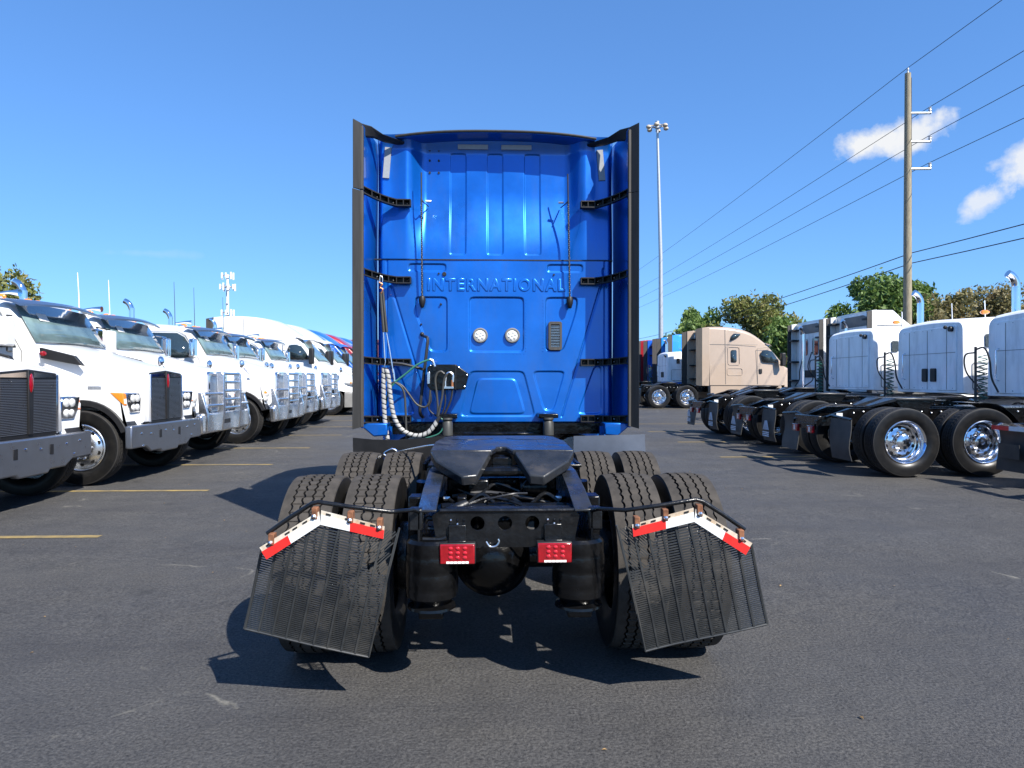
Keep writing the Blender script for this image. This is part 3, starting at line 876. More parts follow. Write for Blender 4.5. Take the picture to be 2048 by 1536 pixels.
# side fairings with rubber trailing edges
def fairing(s):
    xa, xb = s * 1.125, s * 1.205
    m = MB()
    # blue inner/outer skin: from the cab corner back to y 6.22
    ztop = 3.79
    pts = [(6.22, 1.10), (6.30, 1.03), (6.75, 1.03), (6.75, 3.86), (6.40, 3.88), (6.22, ztop)]
    o = len(m.v)
    rows = 14
    m2 = MB()
    zz = [1.10 + (ztop - 1.10) * k / rows for k in range(rows + 1)]
    for z in zz:
        bow = .012 * math.sin(PI * (z - 1.1) / 2.7)
        m2.v += [(s * (1.13 + bow), 6.76, z), (s * (1.155 + bow), 6.50, z), (s * (1.19 + bow), 6.22, z), (s * (1.205 + bow), 6.22, z), (s * (1.18 + bow), 6.50, z), (s * (1.16 + bow), 6.76, z)]
    for i in range(rows):
        for k in range(6):
            k2 = (k + 1) % 6
            m2.f.append((i * 6 + k, i * 6 + k2, (i + 1) * 6 + k2, (i + 1) * 6 + k))
    m2.f.append((0, 1, 2, 3, 4, 5)); m2.f.append(tuple(rows * 6 + k for k in range(6)))
    fr = hb(m2, 'side_fairing', 'blue_paint')
    # bolts down the inner edge
    for z in (1.45, 1.95, 2.4, 2.85, 3.15, 3.45, 3.66):
        m = MB(); m.ball((s * 1.186, 6.235, z), .008, 6); hb(m, 'bolt', 'aluminium', fr)
    # rubber strips, lower and upper
    for z0, z1, inset in ((1.095, 3.205, 0.0), (3.213 if s < 0 else 3.207, 3.80, .006 if s < 0 else .0)):
        m = MB()
        m.v += []
        xo = s * (1.262 - inset)
        a = [(s * 1.196, 6.24), (s * 1.188, 6.20), (xo, 6.13), (xo + s * .006, 6.15)]
        for (x, y) in a: m.v.append((x, y, z0 + (0.02 if abs(x) < 1.2 and z0 < 2 else 0)))
        for (x, y) in a: m.v.append((x, y, z1 - (0.006 if abs(x) < 1.2 else 0) + (0.012 if (z1 > 3.5 and abs(x) > 1.2) else 0)))
        m.f += [(0, 1, 2, 3), (7, 6, 5, 4), (0, 1, 5, 4), (1, 2, 6, 5), (2, 3, 7, 6), (3, 0, 4, 7)]
        hb(m, 'rubber_strip', 'rubber_strip', fr)
        m = MB(); m.box(min(s * 1.180, s * 1.204), max(s * 1.180, s * 1.204), 6.185, 6.232, z0 + (.015 if z0 < 2 else 0), z1 - (.03 if z1 > 3.5 else 0))
        hb(m, 'strip_clamp', 'rubber_lip', fr, bevel=.004)
    # bottom corner, tucked in
    m = MB(); m.prism([(s * 1.10, 1.02), (s * 1.195, 1.10), (s * 1.195, 1.14), (s * .98, 1.14), (s * .98, 1.03)], 'y', 6.26, 6.72)
    hb(m, 'fairing_foot', 'blue_paint', fr, bevel=.012)
    # black horn closing the gap to the roof
    m = MB()
    P = [(1.20, 6.20, 3.80), (1.195, 6.28, 3.825), (1.13, 6.32, 3.82), (1.04, 6.42, 3.785), (.86, 6.56, 3.765)]
    Q = [(1.19, 6.21, 3.68), (1.185, 6.30, 3.72), (1.12, 6.38, 3.74), (1.04, 6.50, 3.745), (.86, 6.60, 3.745)]
    for p, q in zip(P, Q):
        m.v += [(s * p[0], p[1], p[2]), (s * q[0], q[1], q[2]), (s * q[0], q[1] + .05, q[2]), (s * p[0], p[1] + .08, p[2])]
    for i in range(4):
        for k in range(4):
            k2 = (k + 1) % 4
            m.f.append((i * 4 + k, i * 4 + k2, (i + 1) * 4 + k2, (i + 1) * 4 + k))
    m.f += [(0, 1, 2, 3), (16, 17, 18, 19)]
    hb(m, 'roof_horn', 'black_plastic', fr, bevel=.008)
    # ribbed brackets to the wall
    for py, kind in ((399, 0), (557, 1), (723, 2), (838, 2)):
        z = WZ(py, 6.42)
        n = 12
        path = []
        for k in range(n + 1):
            t = k / n
            x = 1.185 - .385 * t
            y = 6.27 + .27 * min(1, t * 1.5) ** 1.1
            dz = (.045, .035, .012)[kind] * (1 - min(1, t * 1.7)) ** 2 - (.012 if kind == 0 else .004)
            path.append((s * x, y, z + dz))
        m = MB()
        hgt = .033
        for i, (x, y, zc) in enumerate(path):
            for dy, dz in ((-.030, hgt), (-.030, hgt - .010), (.030, hgt - .010), (.030, -hgt + .010), (-.030, -hgt + .010), (-.030, -hgt), (.042, -hgt), (.042, hgt)):
                m.v.append((x, y + dy, zc + dz))
        for i in range(n):
            for k in range(8):
                k2 = (k + 1) % 8
                m.f.append((i * 8 + k, i * 8 + k2, (i + 1) * 8 + k2, (i + 1) * 8 + k))
        m.f.append(tuple(range(8))); m.f.append(tuple(n * 8 + k for k in range(8)))
        for i in (2, 4, 6, 8, 10, 12):
            x, y, zc = path[i]
            m.box(x - .004, x + .004, y - .028, y + .04, zc - hgt + .002, zc + hgt - .002)
        br = hb(m, 'fairing_bracket', 'black_plastic')
        for i in (3, 7, 11):
            x, y, zc = path[i]
            mm = MB(); mm.ball((x, y + .022, zc), .011, 8); hb(mm, 'bolt', 'aluminium', br)
fairing(-1); fairing(1)

# whip antennas on the wall
def antenna(px, lean, clip):
    yb = YW - .055
    x0, z0 = WX(px, yb), WZ(604, yb)
    x1, z1 = WX(px - lean, yb), WZ(349, yb)
    m = MB(); m.lathe([(.012, .055), (.024, .05), (.033, .02), (.030, -.01), (.018, -.05), (.010, -.058), (0, -.058)], (x0, yb, z0), 'z', 16)
    b = hb(m, 'antenna_base', 'black_plastic')
    m = MB(); m.box(x0 - .016, x0 + .016, yb, YW + .01, z0 - .02, z0 + .02); hb(m, 'mount', 'black_plastic', b)
    n = 60
    P = [Vector((x0 + (x1 - x0) * k / n, yb - .03 * math.sin(PI * k / n * .5), z0 + .05 + (z1 - z0 - .05) * k / n)) for k in range(n + 1)]
    m = MB(); m.tube(P, [.0085 if k < 48 else .0065 for k in range(n + 1)], 8); hb(m, 'whip', 'hose_black', b)
    m = MB()                                          # pale spiral winding on the lower whip
    for k in range(1, 46, 1):
        a = P[k]
        for q in range(1):
            m.ball((a.x + .0055 * math.sin(k * 2.4), a.y - .0075, a.z), .0030, 6, (1.2, 1, 1.3))
    hb(m, 'winding', 'tape_silver', b)['kind'] = 'stuff'
    zc = WZ(403, yb)
    xc = x0 + (x1 - x0) * .8
    m = MB(); m.tube([(xc, yb - .03, zc), (xc + clip * .02, yb - .02, zc - .02), (xc + clip * .05, YW + .10, zc - .015)], .006, 6)
    hb(m, 'whip_clip', 'hose_black', b)
    m = MB(); m.tube([(xc + clip * .035, YW - .03, zc + .0), (xc + clip * .085, YW - .02, zc + .002)], .012, 8); hb(m, 'clip_screw', 'aluminium', b)
antenna(845, 1, 1)
antenna(1140, 5, -1)

# ---------------- hoses, pogo sticks and gladhand box
def hose(pts, r, material, name, depth=None, parent=None, n=8, k=6):
    P = [(WX(p[0], p[2] if len(p) > 2 else depth), p[2] if len(p) > 2 else depth, WZ(p[1], p[2] if len(p) > 2 else depth)) for p in pts]
    m = MB(); sp = smooth_path(P, k); m.tube(sp, r, n)
    return hb(m, name, material, parent), sp
yh = 6.36
hose([(762, 553), (766, 556), (766, 566), (762, 570), (761, 560), (762, 553)], .005, 'aluminium', 'hook', yh)
hose([(760, 566), (766, 570), (762, 576), (767, 580), (764, 588)], .007, 'copper', 'hook', yh - .01)
hose([(763, 586), (766, 625), (769, 665)], .015, 'hose_grey', 'pogo_grip', yh)
hose([(767, 584), (771, 625), (775, 665)], .012, 'hose_grey', 'pogo_grip', yh - .005)
hose([(768, 664), (770, 700), (771, 718)], .008, 'aluminium', 'pogo_rod', yh)
hose([(774, 664), (782, 710), (787, 742)], .007, 'aluminium', 'pogo_rod', yh)
hose([(771, 716), (772, 724), (770, 733)], .005, 'aluminium', 'hook', yh)
hose([(787, 738), (789, 750), (790, 762)], .012, 'aluminium', 'clamp', yh)
def wrapped(pts, depth):
    o, sp = hose(pts, .0175, 'hose_black', 'air_hose', depth, None, 10, 10)
    L = [0]
    for i in range(1, len(sp)): L.append(L[-1] + (sp[i] - sp[i - 1]).length)
    def at(t):
        for i in range(1, len(sp)):
            if L[i] >= t:
                f = (t - L[i - 1]) / max(1e-9, L[i] - L[i - 1]); return sp[i - 1].lerp(sp[i], f)
        return sp[-1]
    t = 0.01; pitch = .046
    while t + .048 < L[-1]:
        m = MB()
        nr = 14
        for q in range(5):                               # slanted band
            for kk in range(nr):
                an = 2 * PI * kk / nr
                tt = max(0, min(L[-1], t + q * .036 / 4 + .010 * math.cos(an)))
                c0 = at(tt); dv = (at(min(L[-1], tt + .01)) - at(max(0, tt - .01))).normalized()
                e1 = dv.cross(Vector((0, 1, 0))).normalized(); e2 = dv.cross(e1)
                rr = .0205 if q in (0, 4) else .0215
                m.v.append(tuple(c0 + e1 * (rr * math.cos(an)) + e2 * (rr * math.sin(an))))
        for q in range(4):
            for kk in range(nr):
                k2 = (kk + 1) % nr
                m.f.append((q * nr + kk, q * nr + k2, (q + 1) * nr + k2, (q + 1) * nr + kk))
        hb(m, 'spiral_wrap', 'wrap_white', o)
        t += pitch
wrapped([(769, 735), (768, 770), (769, 810), (772, 850), (778, 889)], yh - .03)
wrapped([(773, 736), (778, 755), (781, 785), (785, 815), (791, 838), (802, 856), (818, 867), (838, 871), (856, 865), (868, 852), (880, 833)], yh - .04)
hose([(790, 765), (812, 748), (836, 729), (858, 720), (866, 722), (870, 730)], .009, 'hose_green', 'air_hose', yh)
hose([(790, 766), (781, 777), (776, 790), (772, 812)], .008, 'hose_green', 'air_hose', yh)
hose([(860, 719), (866, 722), (870, 733)], .013, 'aluminium', 'hose_fitting', yh)
hose([(776, 785), (783, 768), (792, 765), (806, 772), (818, 787), (834, 808), (850, 814), (858, 806), (860, 792), (861, 780)], .009, 'hose_grey', 'air_hose', yh)
hose([(792, 765), (804, 774), (810, 790), (812, 820), (813, 850), (815, 884)], .010, 'hose_grey', 'air_hose', yh)
hose([(780, 726), (805, 728), (830, 734), (848, 739)], .013, 'hose_black', 'support_rod', yh + .06)
hose([(846, 671, YW), (852, 674, YW - .09), (856, 680, YW - .13), (852, 718, YW - .15), (847, 760, YW - .15), (841, 812, YW - .15), (841, 826, YW - .13), (846, 834, YW - .06)], .015, 'hose_black', 'support_rod')
m = MB(); m.ball((X6(845), YW - .01, Z6(669)), .022, 10); hb(m, 'rod_bracket', 'black_plastic')
# box
yb = 6.38
bp = [(862, 729), (912, 729), (938, 748), (930, 779), (862, 781), (855, 772), (855, 735)]
m = MB(); m.prism([(WX(a, yb), WZ(b, yb)) for a, b in bp], 'y', yb, yb + .16)
box = hb(m, 'connection_box', 'frame_black', bevel=.006)
m = MB(); m.box(WX(912, yb) - .004, WX(912, yb) + .002, yb - .004, yb, WZ(779, yb), WZ(731, yb)); hb(m, 'seam', 'black_plastic', box)
for a, b in ((934, 750), (929, 773), (862, 731), (918, 735)):
    m = MB(); m.ball((WX(a, yb), yb - .002, WZ(b, yb)), .009, 8); hb(m, 'bolt', 'aluminium', box)
for (a, b) in ((870, 738), (871, 752)):
    m = MB(); m.cyl((WX(a, yb), yb - .035, WZ(b, yb)), (WX(a, yb), yb, WZ(b, yb)), .020, 10); hb(m, 'gladhand', 'frame_black', box)
m = MB(); m.box(WX(855, yb), WX(861, yb), yb - .03, yb, WZ(768, yb), WZ(744, yb)); hb(m, 'socket_cover', 'aluminium', box, bevel=.004)
m = MB(); m.box(WX(889, yb), WX(908, yb), yb - .05, yb, WZ(777, yb), WZ(773, yb)); hb(m, 'hose_bracket', 'aluminium', box)
for (a, b) in ((891, 766), (905, 764)):
    m = MB(); m.cyl((WX(a, yb), yb - .03, WZ(b + 9, yb)), (WX(a, yb), yb - .03, WZ(b - 4, yb)), .012, 8); hb(m, 'hose_fitting', 'copper' if a > 900 else 'aluminium', box)
hose([(889, 748), (882, 743), (874, 748), (871, 762), (874, 790), (876, 815), (875, 833)], .010, 'hose_grey', 'air_hose', yb - .04)
hose([(891, 762), (893, 750), (899, 745), (906, 750), (906, 764)], .012, 'aluminium', 'hose_fitting', yb - .03)
hose([(895, 748), (888, 760), (885, 790), (880, 815), (876, 834)], .010, 'hose_grey', 'air_hose', yb - .05)
hose([(890, 780), (891, 800), (889, 815), (882, 834)], .007, 'hose_black', 'air_hose', yb)
hose([(905, 780), (903, 795), (898, 810), (888, 832)], .009, 'hose_black', 'air_hose', yb)
hose([(861, 782), (863, 800), (858, 815), (864, 825), (880, 836)], .006, 'hose_black', 'air_hose', yb)
hose([(880, 835), (888, 842), (886, 856), (876, 868), (850, 876), (830, 877)], .006, 'hose_green', 'air_hose', yb - .05)

# ---------------- under the cab: springs, deck, tanks
for px in (895, 1097):
    x, z = WX(px, 6.35), WZ(855, 6.35)
    m = MB(); m.lathe([(.02, .10), (.047, .10), (.05, .085), (.038, .07), (.048, .055), (.05, -.06), (.04, -.07)], (x, 6.35, z - .01), 'z', 20)
    hb(m, 'cab_air_spring', 'hose_grey')
    m = MB(); m.box(x - .09, x + .09, 6.33, 6.6, z + .085, z + .125); hb(m, 'spring_bracket', 'frame_black', bevel=.008)
m = MB(); m.box(-1.0, 1.0, 6.55, 10.5, 1.02, 1.12); hb(m, 'cab_floor', 'frame_black')
m = MB(); m.box(-.46, .46, 6.45, 6.55, .70, 1.04); hb(m, 'cab_crossmember', 'frame_black', bevel=.01)
for s in (-1, 1):
    m = MB(); m.cyl((s * .78, 6.75, .70), (s * .78, 8.6, .70), .30, 24); hb(m, 'fuel_tank', 'aluminium', bevel=.02)
    m = MB(); m.box(s * .98 - .02, s * .98 + .02, 6.42, 6.47, .93, 1.10); hb(m, 'fairing_strut', 'blue_paint')
# splash plates ahead of the drive wheels
m = MB()
P = [(-1.16, 1.065, .905), (-1.0, 1.05, .905), (-.82, 1.045, .90), (-.6, 1.06, .885), (-.42, 1.075, .90)]
for (x, zt, zb) in P:
    m.v += [(x, 5.62, zb), (x, 5.60, zt), (x, 5.612, zt), (x, 5.632, zb)]
for i in range(len(P) - 1):
    for k in range(4):
        k2 = (k + 1) % 4
        m.f.append((i * 4 + k, i * 4 + k2, (i + 1) * 4 + k2, (i + 1) * 4 + k))
m.f += [(0, 1, 2, 3), (16, 17, 18, 19)]
hb(m, 'splash_plate', 'black_plastic')
m = MB(); m.add([(.62, 5.68, .86), (1.22, 5.68, .87), (1.225, 5.74, 1.075), (.63, 5.74, 1.062), (.62, 5.69, .857), (1.22, 5.69, .867), (1.225, 5.75, 1.072), (.63, 5.75, 1.059)],
            [(0, 1, 2, 3), (7, 6, 5, 4), (0, 1, 5, 4), (1, 2, 6, 5), (2, 3, 7, 6), (3, 0, 4, 7)])
pl = hb(m, 'splash_plate', 'dark_plate')
for i in range(6):
    mm = MB(); mm.ball((.66 + i * .108, 5.69, .915), .009, 6); hb(mm, 'bolt', 'aluminium', pl)
hose([(772, 903, 5.45), (786, 897, 5.45), (795, 904, 5.45), (780, 911, 5.45), (769, 908, 5.45), (772, 903, 5.45)], .006, 'aluminium', 'release_handle')
hose([(795, 903, 5.4), (850, 892, 4.9), (880, 889, 4.7)], .007, 'aluminium', 'release_rod')

# ---------------- frame rails, tapering down at the tail
for s in (-1, 1):
    xo, xi = s * .425, s * .335
    top = [(3.36, .880), (3.64, .935), (4.02, .985), (9.9, .985)]
    m = MB()
    th = .012
    # web (outer) and flanges
    web = [(3.36, .880), (3.64, .935), (4.02, .985), (9.9, .985), (9.9, .72), (4.02, .72), (3.36, .715)]
    m.prism(web, 'x', xo, xo - s * th)
    rl = hb(m, 'frame_rail', 'frame_worn', bevel=.003)
    m = MB()
    for i in range(3):
        (ya, za), (yb_, zb_) = top[i], top[i + 1]
        m.add([(xo, ya, za + .001), (xi, ya, za + .001), (xi, yb_, zb_ + .001), (xo, yb_, zb_ + .001), (xo, ya, za + .013), (xi, ya, za + .013), (xi, yb_, zb_ + .013), (xo, yb_, zb_ + .013)],
              [(3, 2, 1, 0), (4, 5, 6, 7), (0, 1, 5, 4), (1, 2, 6, 5), (2, 3, 7, 6), (3, 0, 4, 7)])
    hb(m, 'top_flange', 'plate_worn', rl, bevel=.003)
    m = MB(); m.prism([(3.36, .702), (4.02, .707), (9.9, .707), (9.9, .719), (4.02, .719), (3.36, .714)], 'x', xo, xi)
    hb(m, 'bottom_flange', 'frame_black', rl)
    # bolts on the web and shock bracket
    for k in range(9):
        mm = MB(); mm.ball((xo + s * .006, 3.55 + .14 * k, .80 + .06 * (k % 2)), .014, 6); hb(mm, 'bolt', 'frame_worn', rl)
    m = MB(); m.box(min(xo, xo + s * .07), max(xo, xo + s * .07), 3.58, 3.70, .70, .92); hb(m, 'hanger_bracket', 'frame_black', bevel=.008)
    m = MB(); m.cyl((s * .50, 4.16, .46), (s * .47, 4.08, .93), .032, 10); hb(m, 'shock_absorber', 'frame_black')
    m = MB(); m.cyl((s * .50, 5.46, .46), (s * .47, 5.38, .93), .032, 10); hb(m, 'shock_absorber', 'frame_black')
# rear crossmember with lightening holes
zc = .800
outer = [(-.345, .735), (-.30, .715), (.30, .715), (.345, .735), (.345, .875), (-.345, .875)]
holes = [circle2(-.155, zc + .004, .043, 20, True), circle2(.0, zc + .004, .043, 20, True), circle2(.155, zc + .004, .043, 20, True)]
holes = [circle2(WX(px, 3.38), WZ(1047, 3.38), .035, 20, True) for px in (955, 1010, 1065)]
outer = [(WX(873, 3.38), .735), (WX(895, 3.38), .705), (WX(1128, 3.38), .705), (WX(1150, 3.38), .735), (WX(1160, 3.38), .86), (WX(1150, 3.38), .885), (WX(880, 3.38), .885), (WX(864, 3.38), .86)]
m = MB(); m.prism(outer, 'y', 3.385, 3.40, holes)
cm = hb(m, 'rear_crossmember', 'frame_worn')
m = MB(); m.box(-.30, .34, 3.40, 3.50, .873, .887); hb(m, 'crossmember_top', 'frame_worn', cm, bevel=.005)
m = MB()
m.tube([(WX(880, 3.38), 3.384, .885), (WX(1150, 3.38), 3.384, .885)], .010, 8); hb(m, 'rolled_edge', 'frame_worn', cm)
for s_, px in ((-1, 890), (1, 1130)):
    pass
for c0 in (916, 1110):
    for i in range(3):
        for j in range(3):
            mm = MB(); mm.ball((WX(c0 - 14 + 13 * i, 3.38), 3.382, WZ(1040 + 8 * j, 3.38)), .0065, 6); hb(mm, 'bolt', 'aluminium' if (i * 3 + j) % 4 == 0 else 'frame_worn', cm)
for px0, px1 in ((842, 876), (1148, 1186)):
    xa, xb = WX(px0, 3.37), WX(px1, 3.37)
    m = MB(); m.prism([(xa, .690), (xb, .705), (xb, .73), (xa, .73)], 'y', 3.37, 3.39); hb(m, 'rail_end', 'frame_black', bevel=.004)
hose([(850, 1044, 3.42), (856, 1036, 3.42), (872, 1040, 3.42), (872, 1056, 3.42), (856, 1056, 3.42)], .012, 'frame_worn', 'tow_hook')
hose([(846, 1077, 3.36), (880, 1078, 3.36), (893, 1074, 3.36)], .011, 'frame_worn', 'tow_pin')
hose([(972, 1083, 3.36), (980, 1093, 3.36), (992, 1092, 3.36), (998, 1084, 3.36), (996, 1078, 3.36)], .005, 'aluminium', 'lamp_wire')
# tail lamps on brackets
for (px0, px1, py0, py1) in ((878, 951, 1087, 1130), (1074, 1146, 1086, 1129)):
    y = 3.30
    x0, x1, z0, z1 = WX(px0, y), WX(px1, y), WZ(py1, y), WZ(py0, y)
    m = MB(); m.box(x0, x1, y + .012, y + .06, z0, z1); tl = hb(m, 'tail_lamp', 'black_plastic', bevel=.006)
    m = MB(); m.box(x0 + .004, x1 - .004, y, y + .012, z0 + .004, z1 - .004); hb(m, 'lens', 'red_lens', tl, bevel=.005)
    m = MB()
    for i in range(3):
        for j in range(3):
            m.ball((x0 + .055 + i * .034, y - .001, z0 + .036 + j * .022), .011, 10, (1, .35, .8))
    hb(m, 'lens_bead', 'red_bead', tl)
    m = MB()
    for i in range(6): m.box(x0 + .035 + i * .018, x0 + .051 + i * .018, y - .002, y + .004, z0 + .008, z0 + .018)
    hb(m, 'plate_lamp', 'clear_bead', tl)
    cx = (x0 + x1) / 2
    m = MB(); m.box(cx - .045, cx + .04, 3.365, 3.378, z1 - .01, z1 + .075); hb(m, 'lamp_bracket', 'frame_worn', tl, bevel=.004)
    m = MB(); m.box(cx - .045, cx + .04, y + .02, 3.378, z1 - .002, z1 + .008); hb(m, 'lamp_bracket', 'frame_worn', tl, bevel=.003)
# inside the frame: cross tubes, torque rods, air tanks, axle tops
m = MB(); m.cyl((-.33, 3.72, .835), (.33, 3.72, .835), .030, 14); hb(m, 'torque_rod', 'frame_black')
m = MB(); m.box(-.25, -.20, 3.69, 3.80, .78, .90); hb(m, 'rod_clamp', 'frame_black', bevel=.008)
m = MB(); m.cyl((-.325, 3.62, .82), (-.20, 3.70, .86), .03, 10); hb(m, 'rod_end', 'frame_worn')
m = MB(); m.box(-.33, .33, 4.20, 4.32, .72, .93); hb(m, 'centre_crossmember', 'frame_black', bevel=.01)
m = MB(); m.cyl((-.30, 4.10, .80), (.02, 3.9, .86), .03, 10); hb(m, 'torque_rod', 'frame_black')
m = MB(); m.cyl((.30, 4.10, .80), (-.02, 3.9, .86), .03, 10); hb(m, 'torque_rod', 'frame_black')
m = MB(); m.ball((0.0, 3.93, .74), .14, 16, (1.1, 1, .8)); hb(m, 'axle_top', 'frame_black')
for k in range(5):
    a = random.uniform(-.28, .28)
    hose([(0, 0, 1), (0, 0, 1)], .001, 'hose_black', 'x') if False else None
for (xa, xb, za, ya) in ((-.28, .1, .90, 4.0), (-.1, .28, .88, 4.06), (-.30, -.05, .86, 3.86), (.05, .31, .87, 3.82)):
    m = MB(); m.tube(smooth_path([(xa, ya, za), ((xa + xb) / 2 - .05, ya - .06, za - .03), ((xa + xb) / 2 + .05, ya + .04, za + .02), (xb, ya, za - .02)]), .011, 8)
    hb(m, 'air_line', 'frame_worn')
rl_ = random.Random(5)
for k in range(9):
    x0, y0 = rl_.uniform(-.3, .3), rl_.uniform(3.7, 4.3)
    x1, y1 = rl_.uniform(-.3, .3), y0 + rl_.uniform(-.2, .3)
    z0 = rl_.uniform(.82, .95)
    m = MB(); m.tube(smooth_path([(x0, y0, z0), (x0 * .6 + x1 * .4, (y0 + y1) / 2 + rl_.uniform(-.08, .08), z0 + rl_.uniform(-.03, .05)), (x1, y1, z0 - .03), (x1 + .04, y1 + .1, z0 - .1)]), rl_.choice((.006, .008, .011)), 6)
    hb(m, 'air_line', rl_.choice(('hose_black', 'frame_worn', 'hose_black')))
for s in (-1, 1):
    for k in range(6):
        m = MB(); m.cyl((s * .335, 3.62 + k * .11, .80 + .05 * (k % 2)), (s * .30, 3.62 + k * .11, .80 + .05 * (k % 2)), .013, 6); hb(m, 'bolt', 'aluminium' if k % 3 == 0 else 'frame_worn')
m = MB(); m.cyl((.10, 4.05, .90), (.26, 4.05, .90), .05, 14); hb(m, 'air_valve', 'frame_worn', bevel=.006)
m = MB(); m.box(-.20, -.08, 3.98, 4.08, .86, .95); hb(m, 'air_valve', 'frame_black', bevel=.01)
# axles, differential bowls, air springs
for ya in (4.0, 5.30):
    m = MB(); m.cyl((-1.0, ya, .52), (1.0, ya, .52), .075, 16); ax = hb(m, 'axle', 'frame_black')
    m = MB()
    cxd = WX(986, 3.5)
    m.lathe([(.0, -.175), (.07, -.170), (.13, -.145), (.18, -.085), (.195, -.03), (.212, -.02), (.217, 0), (.212, .02), (.17, .1), (.1, .2), (0, .25)], (cxd, ya - .06, .515), 'y', 36)
    hb(m, 'differential', 'frame_black', ax)
    for s in (-1, 1):
        m = MB()
        m.lathe([(.0, .335), (.11, .335), (.124, .32), (.127, .27), (.125, .262), (.128, .25), (.130, .19), (.127, .182), (.130, .17), (.131, .11), (.128, .102), (.130, .09), (.126, .055), (.10, .035), (.09, .02), (.115, .008), (.118, -.004), (.06, -.012), (0, -.012)],
                (s * .362, ya - .57, .412), 'z', 28)
        hb(m, 'air_spring', 'frame_black')
        m = MB(); m.box(s * .362 - .06, s * .362 + .06, ya - .63, ya + .12, .36, .40); hb(m, 'spring_arm', 'frame_black', bevel=.01)
        for xw in (1.037, .712):
            w_ = wheel(hero, (s * xw - HERO0.x, ya - HERO0.y, TR - .03), R(-90) if s < 0 else R(90), 'dual', detail=(xw > 1), tyre=TYRE)
            w_.scale = (.943, .98, .943)
        m = MB(); m.lathe([(.19, -.02), (.19, .06), (.1, .09)], (s * .56, ya, .52), 'x', 24); hb(m, 'brake_drum', 'frame_worn', ax)
for s in (-1, 1):
    wheel(hero, (s * 1.03, 11.0 - HERO0.y, TR), R(-90) if s < 0 else R(90), 'steer')

# ---------------- fifth wheel
m = MB()
zt = 1.112
out_l = [(-.34, 4.84), (.34, 4.84), (.40, 4.74), (.435, 4.35), (.42, 3.74), (.06, 3.76), (.042, 3.86), (.030, 3.95), (0, 3.97), (-.030, 3.95), (-.042, 3.86), (-.06, 3.76), (-.42, 3.74), (-.435, 4.35), (-.40, 4.74)]
m.prism(out_l, 'z', zt - .035, zt)
m.v = [(x, y + .32, z) for x, y, z in m.v]
fw = hb(m, 'fifth_wheel', 'plate_worn', bevel=.008)
for s in (-1, 1):
    m = MB()
    a = [(s * .42, 3.745, zt - .002), (s * .066, 3.775, zt - .002), (s * .145, 3.515, zt - .115), (s * .225, 3.495, zt - .12), (s * .375, 3.63, zt - .05)]
    b = [(x, y + .01, z - .055) for x, y, z in a]
    m.v = a + b
    m.f = [(0, 1, 2, 3, 4), (9, 8, 7, 6, 5)] + [(i, (i + 1) % 5, (i + 1) % 5 + 5, i + 5) for i in range(5)]
    m.v = [(x, y + .32, z) for x, y, z in m.v]
    hb(m, 'ramp', 'plate_worn', fw, bevel=.008)
    m = MB(); m.prism([(3.95, zt - .04), (4.6, zt - .04), (4.5, .99), (4.05, .99)], 'x', s * .30, s * .40); m.v = [(x, y + .32, z) for x, y, z in m.v]; hb(m, 'fifth_wheel_bracket', 'frame_black', fw, bevel=.01)
    m = MB(); m.box(s * .33 - .12, s * .33 + .16 * (1), 3.92, 4.9, .987, 1.005); m.v = [(x, y + .32, z) for x, y, z in m.v]; hb(m, 'mounting_angle', 'frame_black', fw, bevel=.004)
    for k in range(7):
        mm = MB(); mm.cyl((s * .47, 3.95 + k * .07, .97), (s * .47, 3.95 + k * .07, 1.012), .014, 6); mm.v = [(x, y + .32, z) for x, y, z in mm.v]; hb(mm, 'bolt', 'frame_worn', fw)
    # grease grooves on the plate
    gp = [(s * .33, 4.52), (s * .22, 4.46), (s * .12, 4.50), (s * .05, 4.56)]
    m = MB(); m.tube([(x, y, zt - .002) for x, y in gp], .005, 6); m.v = [(x, y + .32, z) for x, y, z in m.v]; hb(m, 'grease_groove', 'grease', fw)
    m = MB(); m.tube([(s * .25, 4.46, zt - .002), (s * .245, 4.10, zt - .002)], .004, 6); m.v = [(x, y + .32, z) for x, y, z in m.v]; hb(m, 'grease_groove', 'grease', fw)
m = MB(); m.lathe([(.055, -.03), (.06, .0), (.05, .012), (.0, .012)], (0, 3.95, zt - .06), 'z', 18); m.box(-.06, .06, 3.80, 4.05, zt - .13, zt - .05)
m.v = [(x, y + .32, z) for x, y, z in m.v]
hb(m, 'lock_jaw', 'frame_black', fw, bevel=.006)
m = MB(); m.box(-.34, .34, 3.66, 3.80, .965, 1.02); m.v = [(x, y + .32, z) for x, y, z in m.v]; hb(m, 'pivot_beam', 'frame_black', fw, bevel=.02)

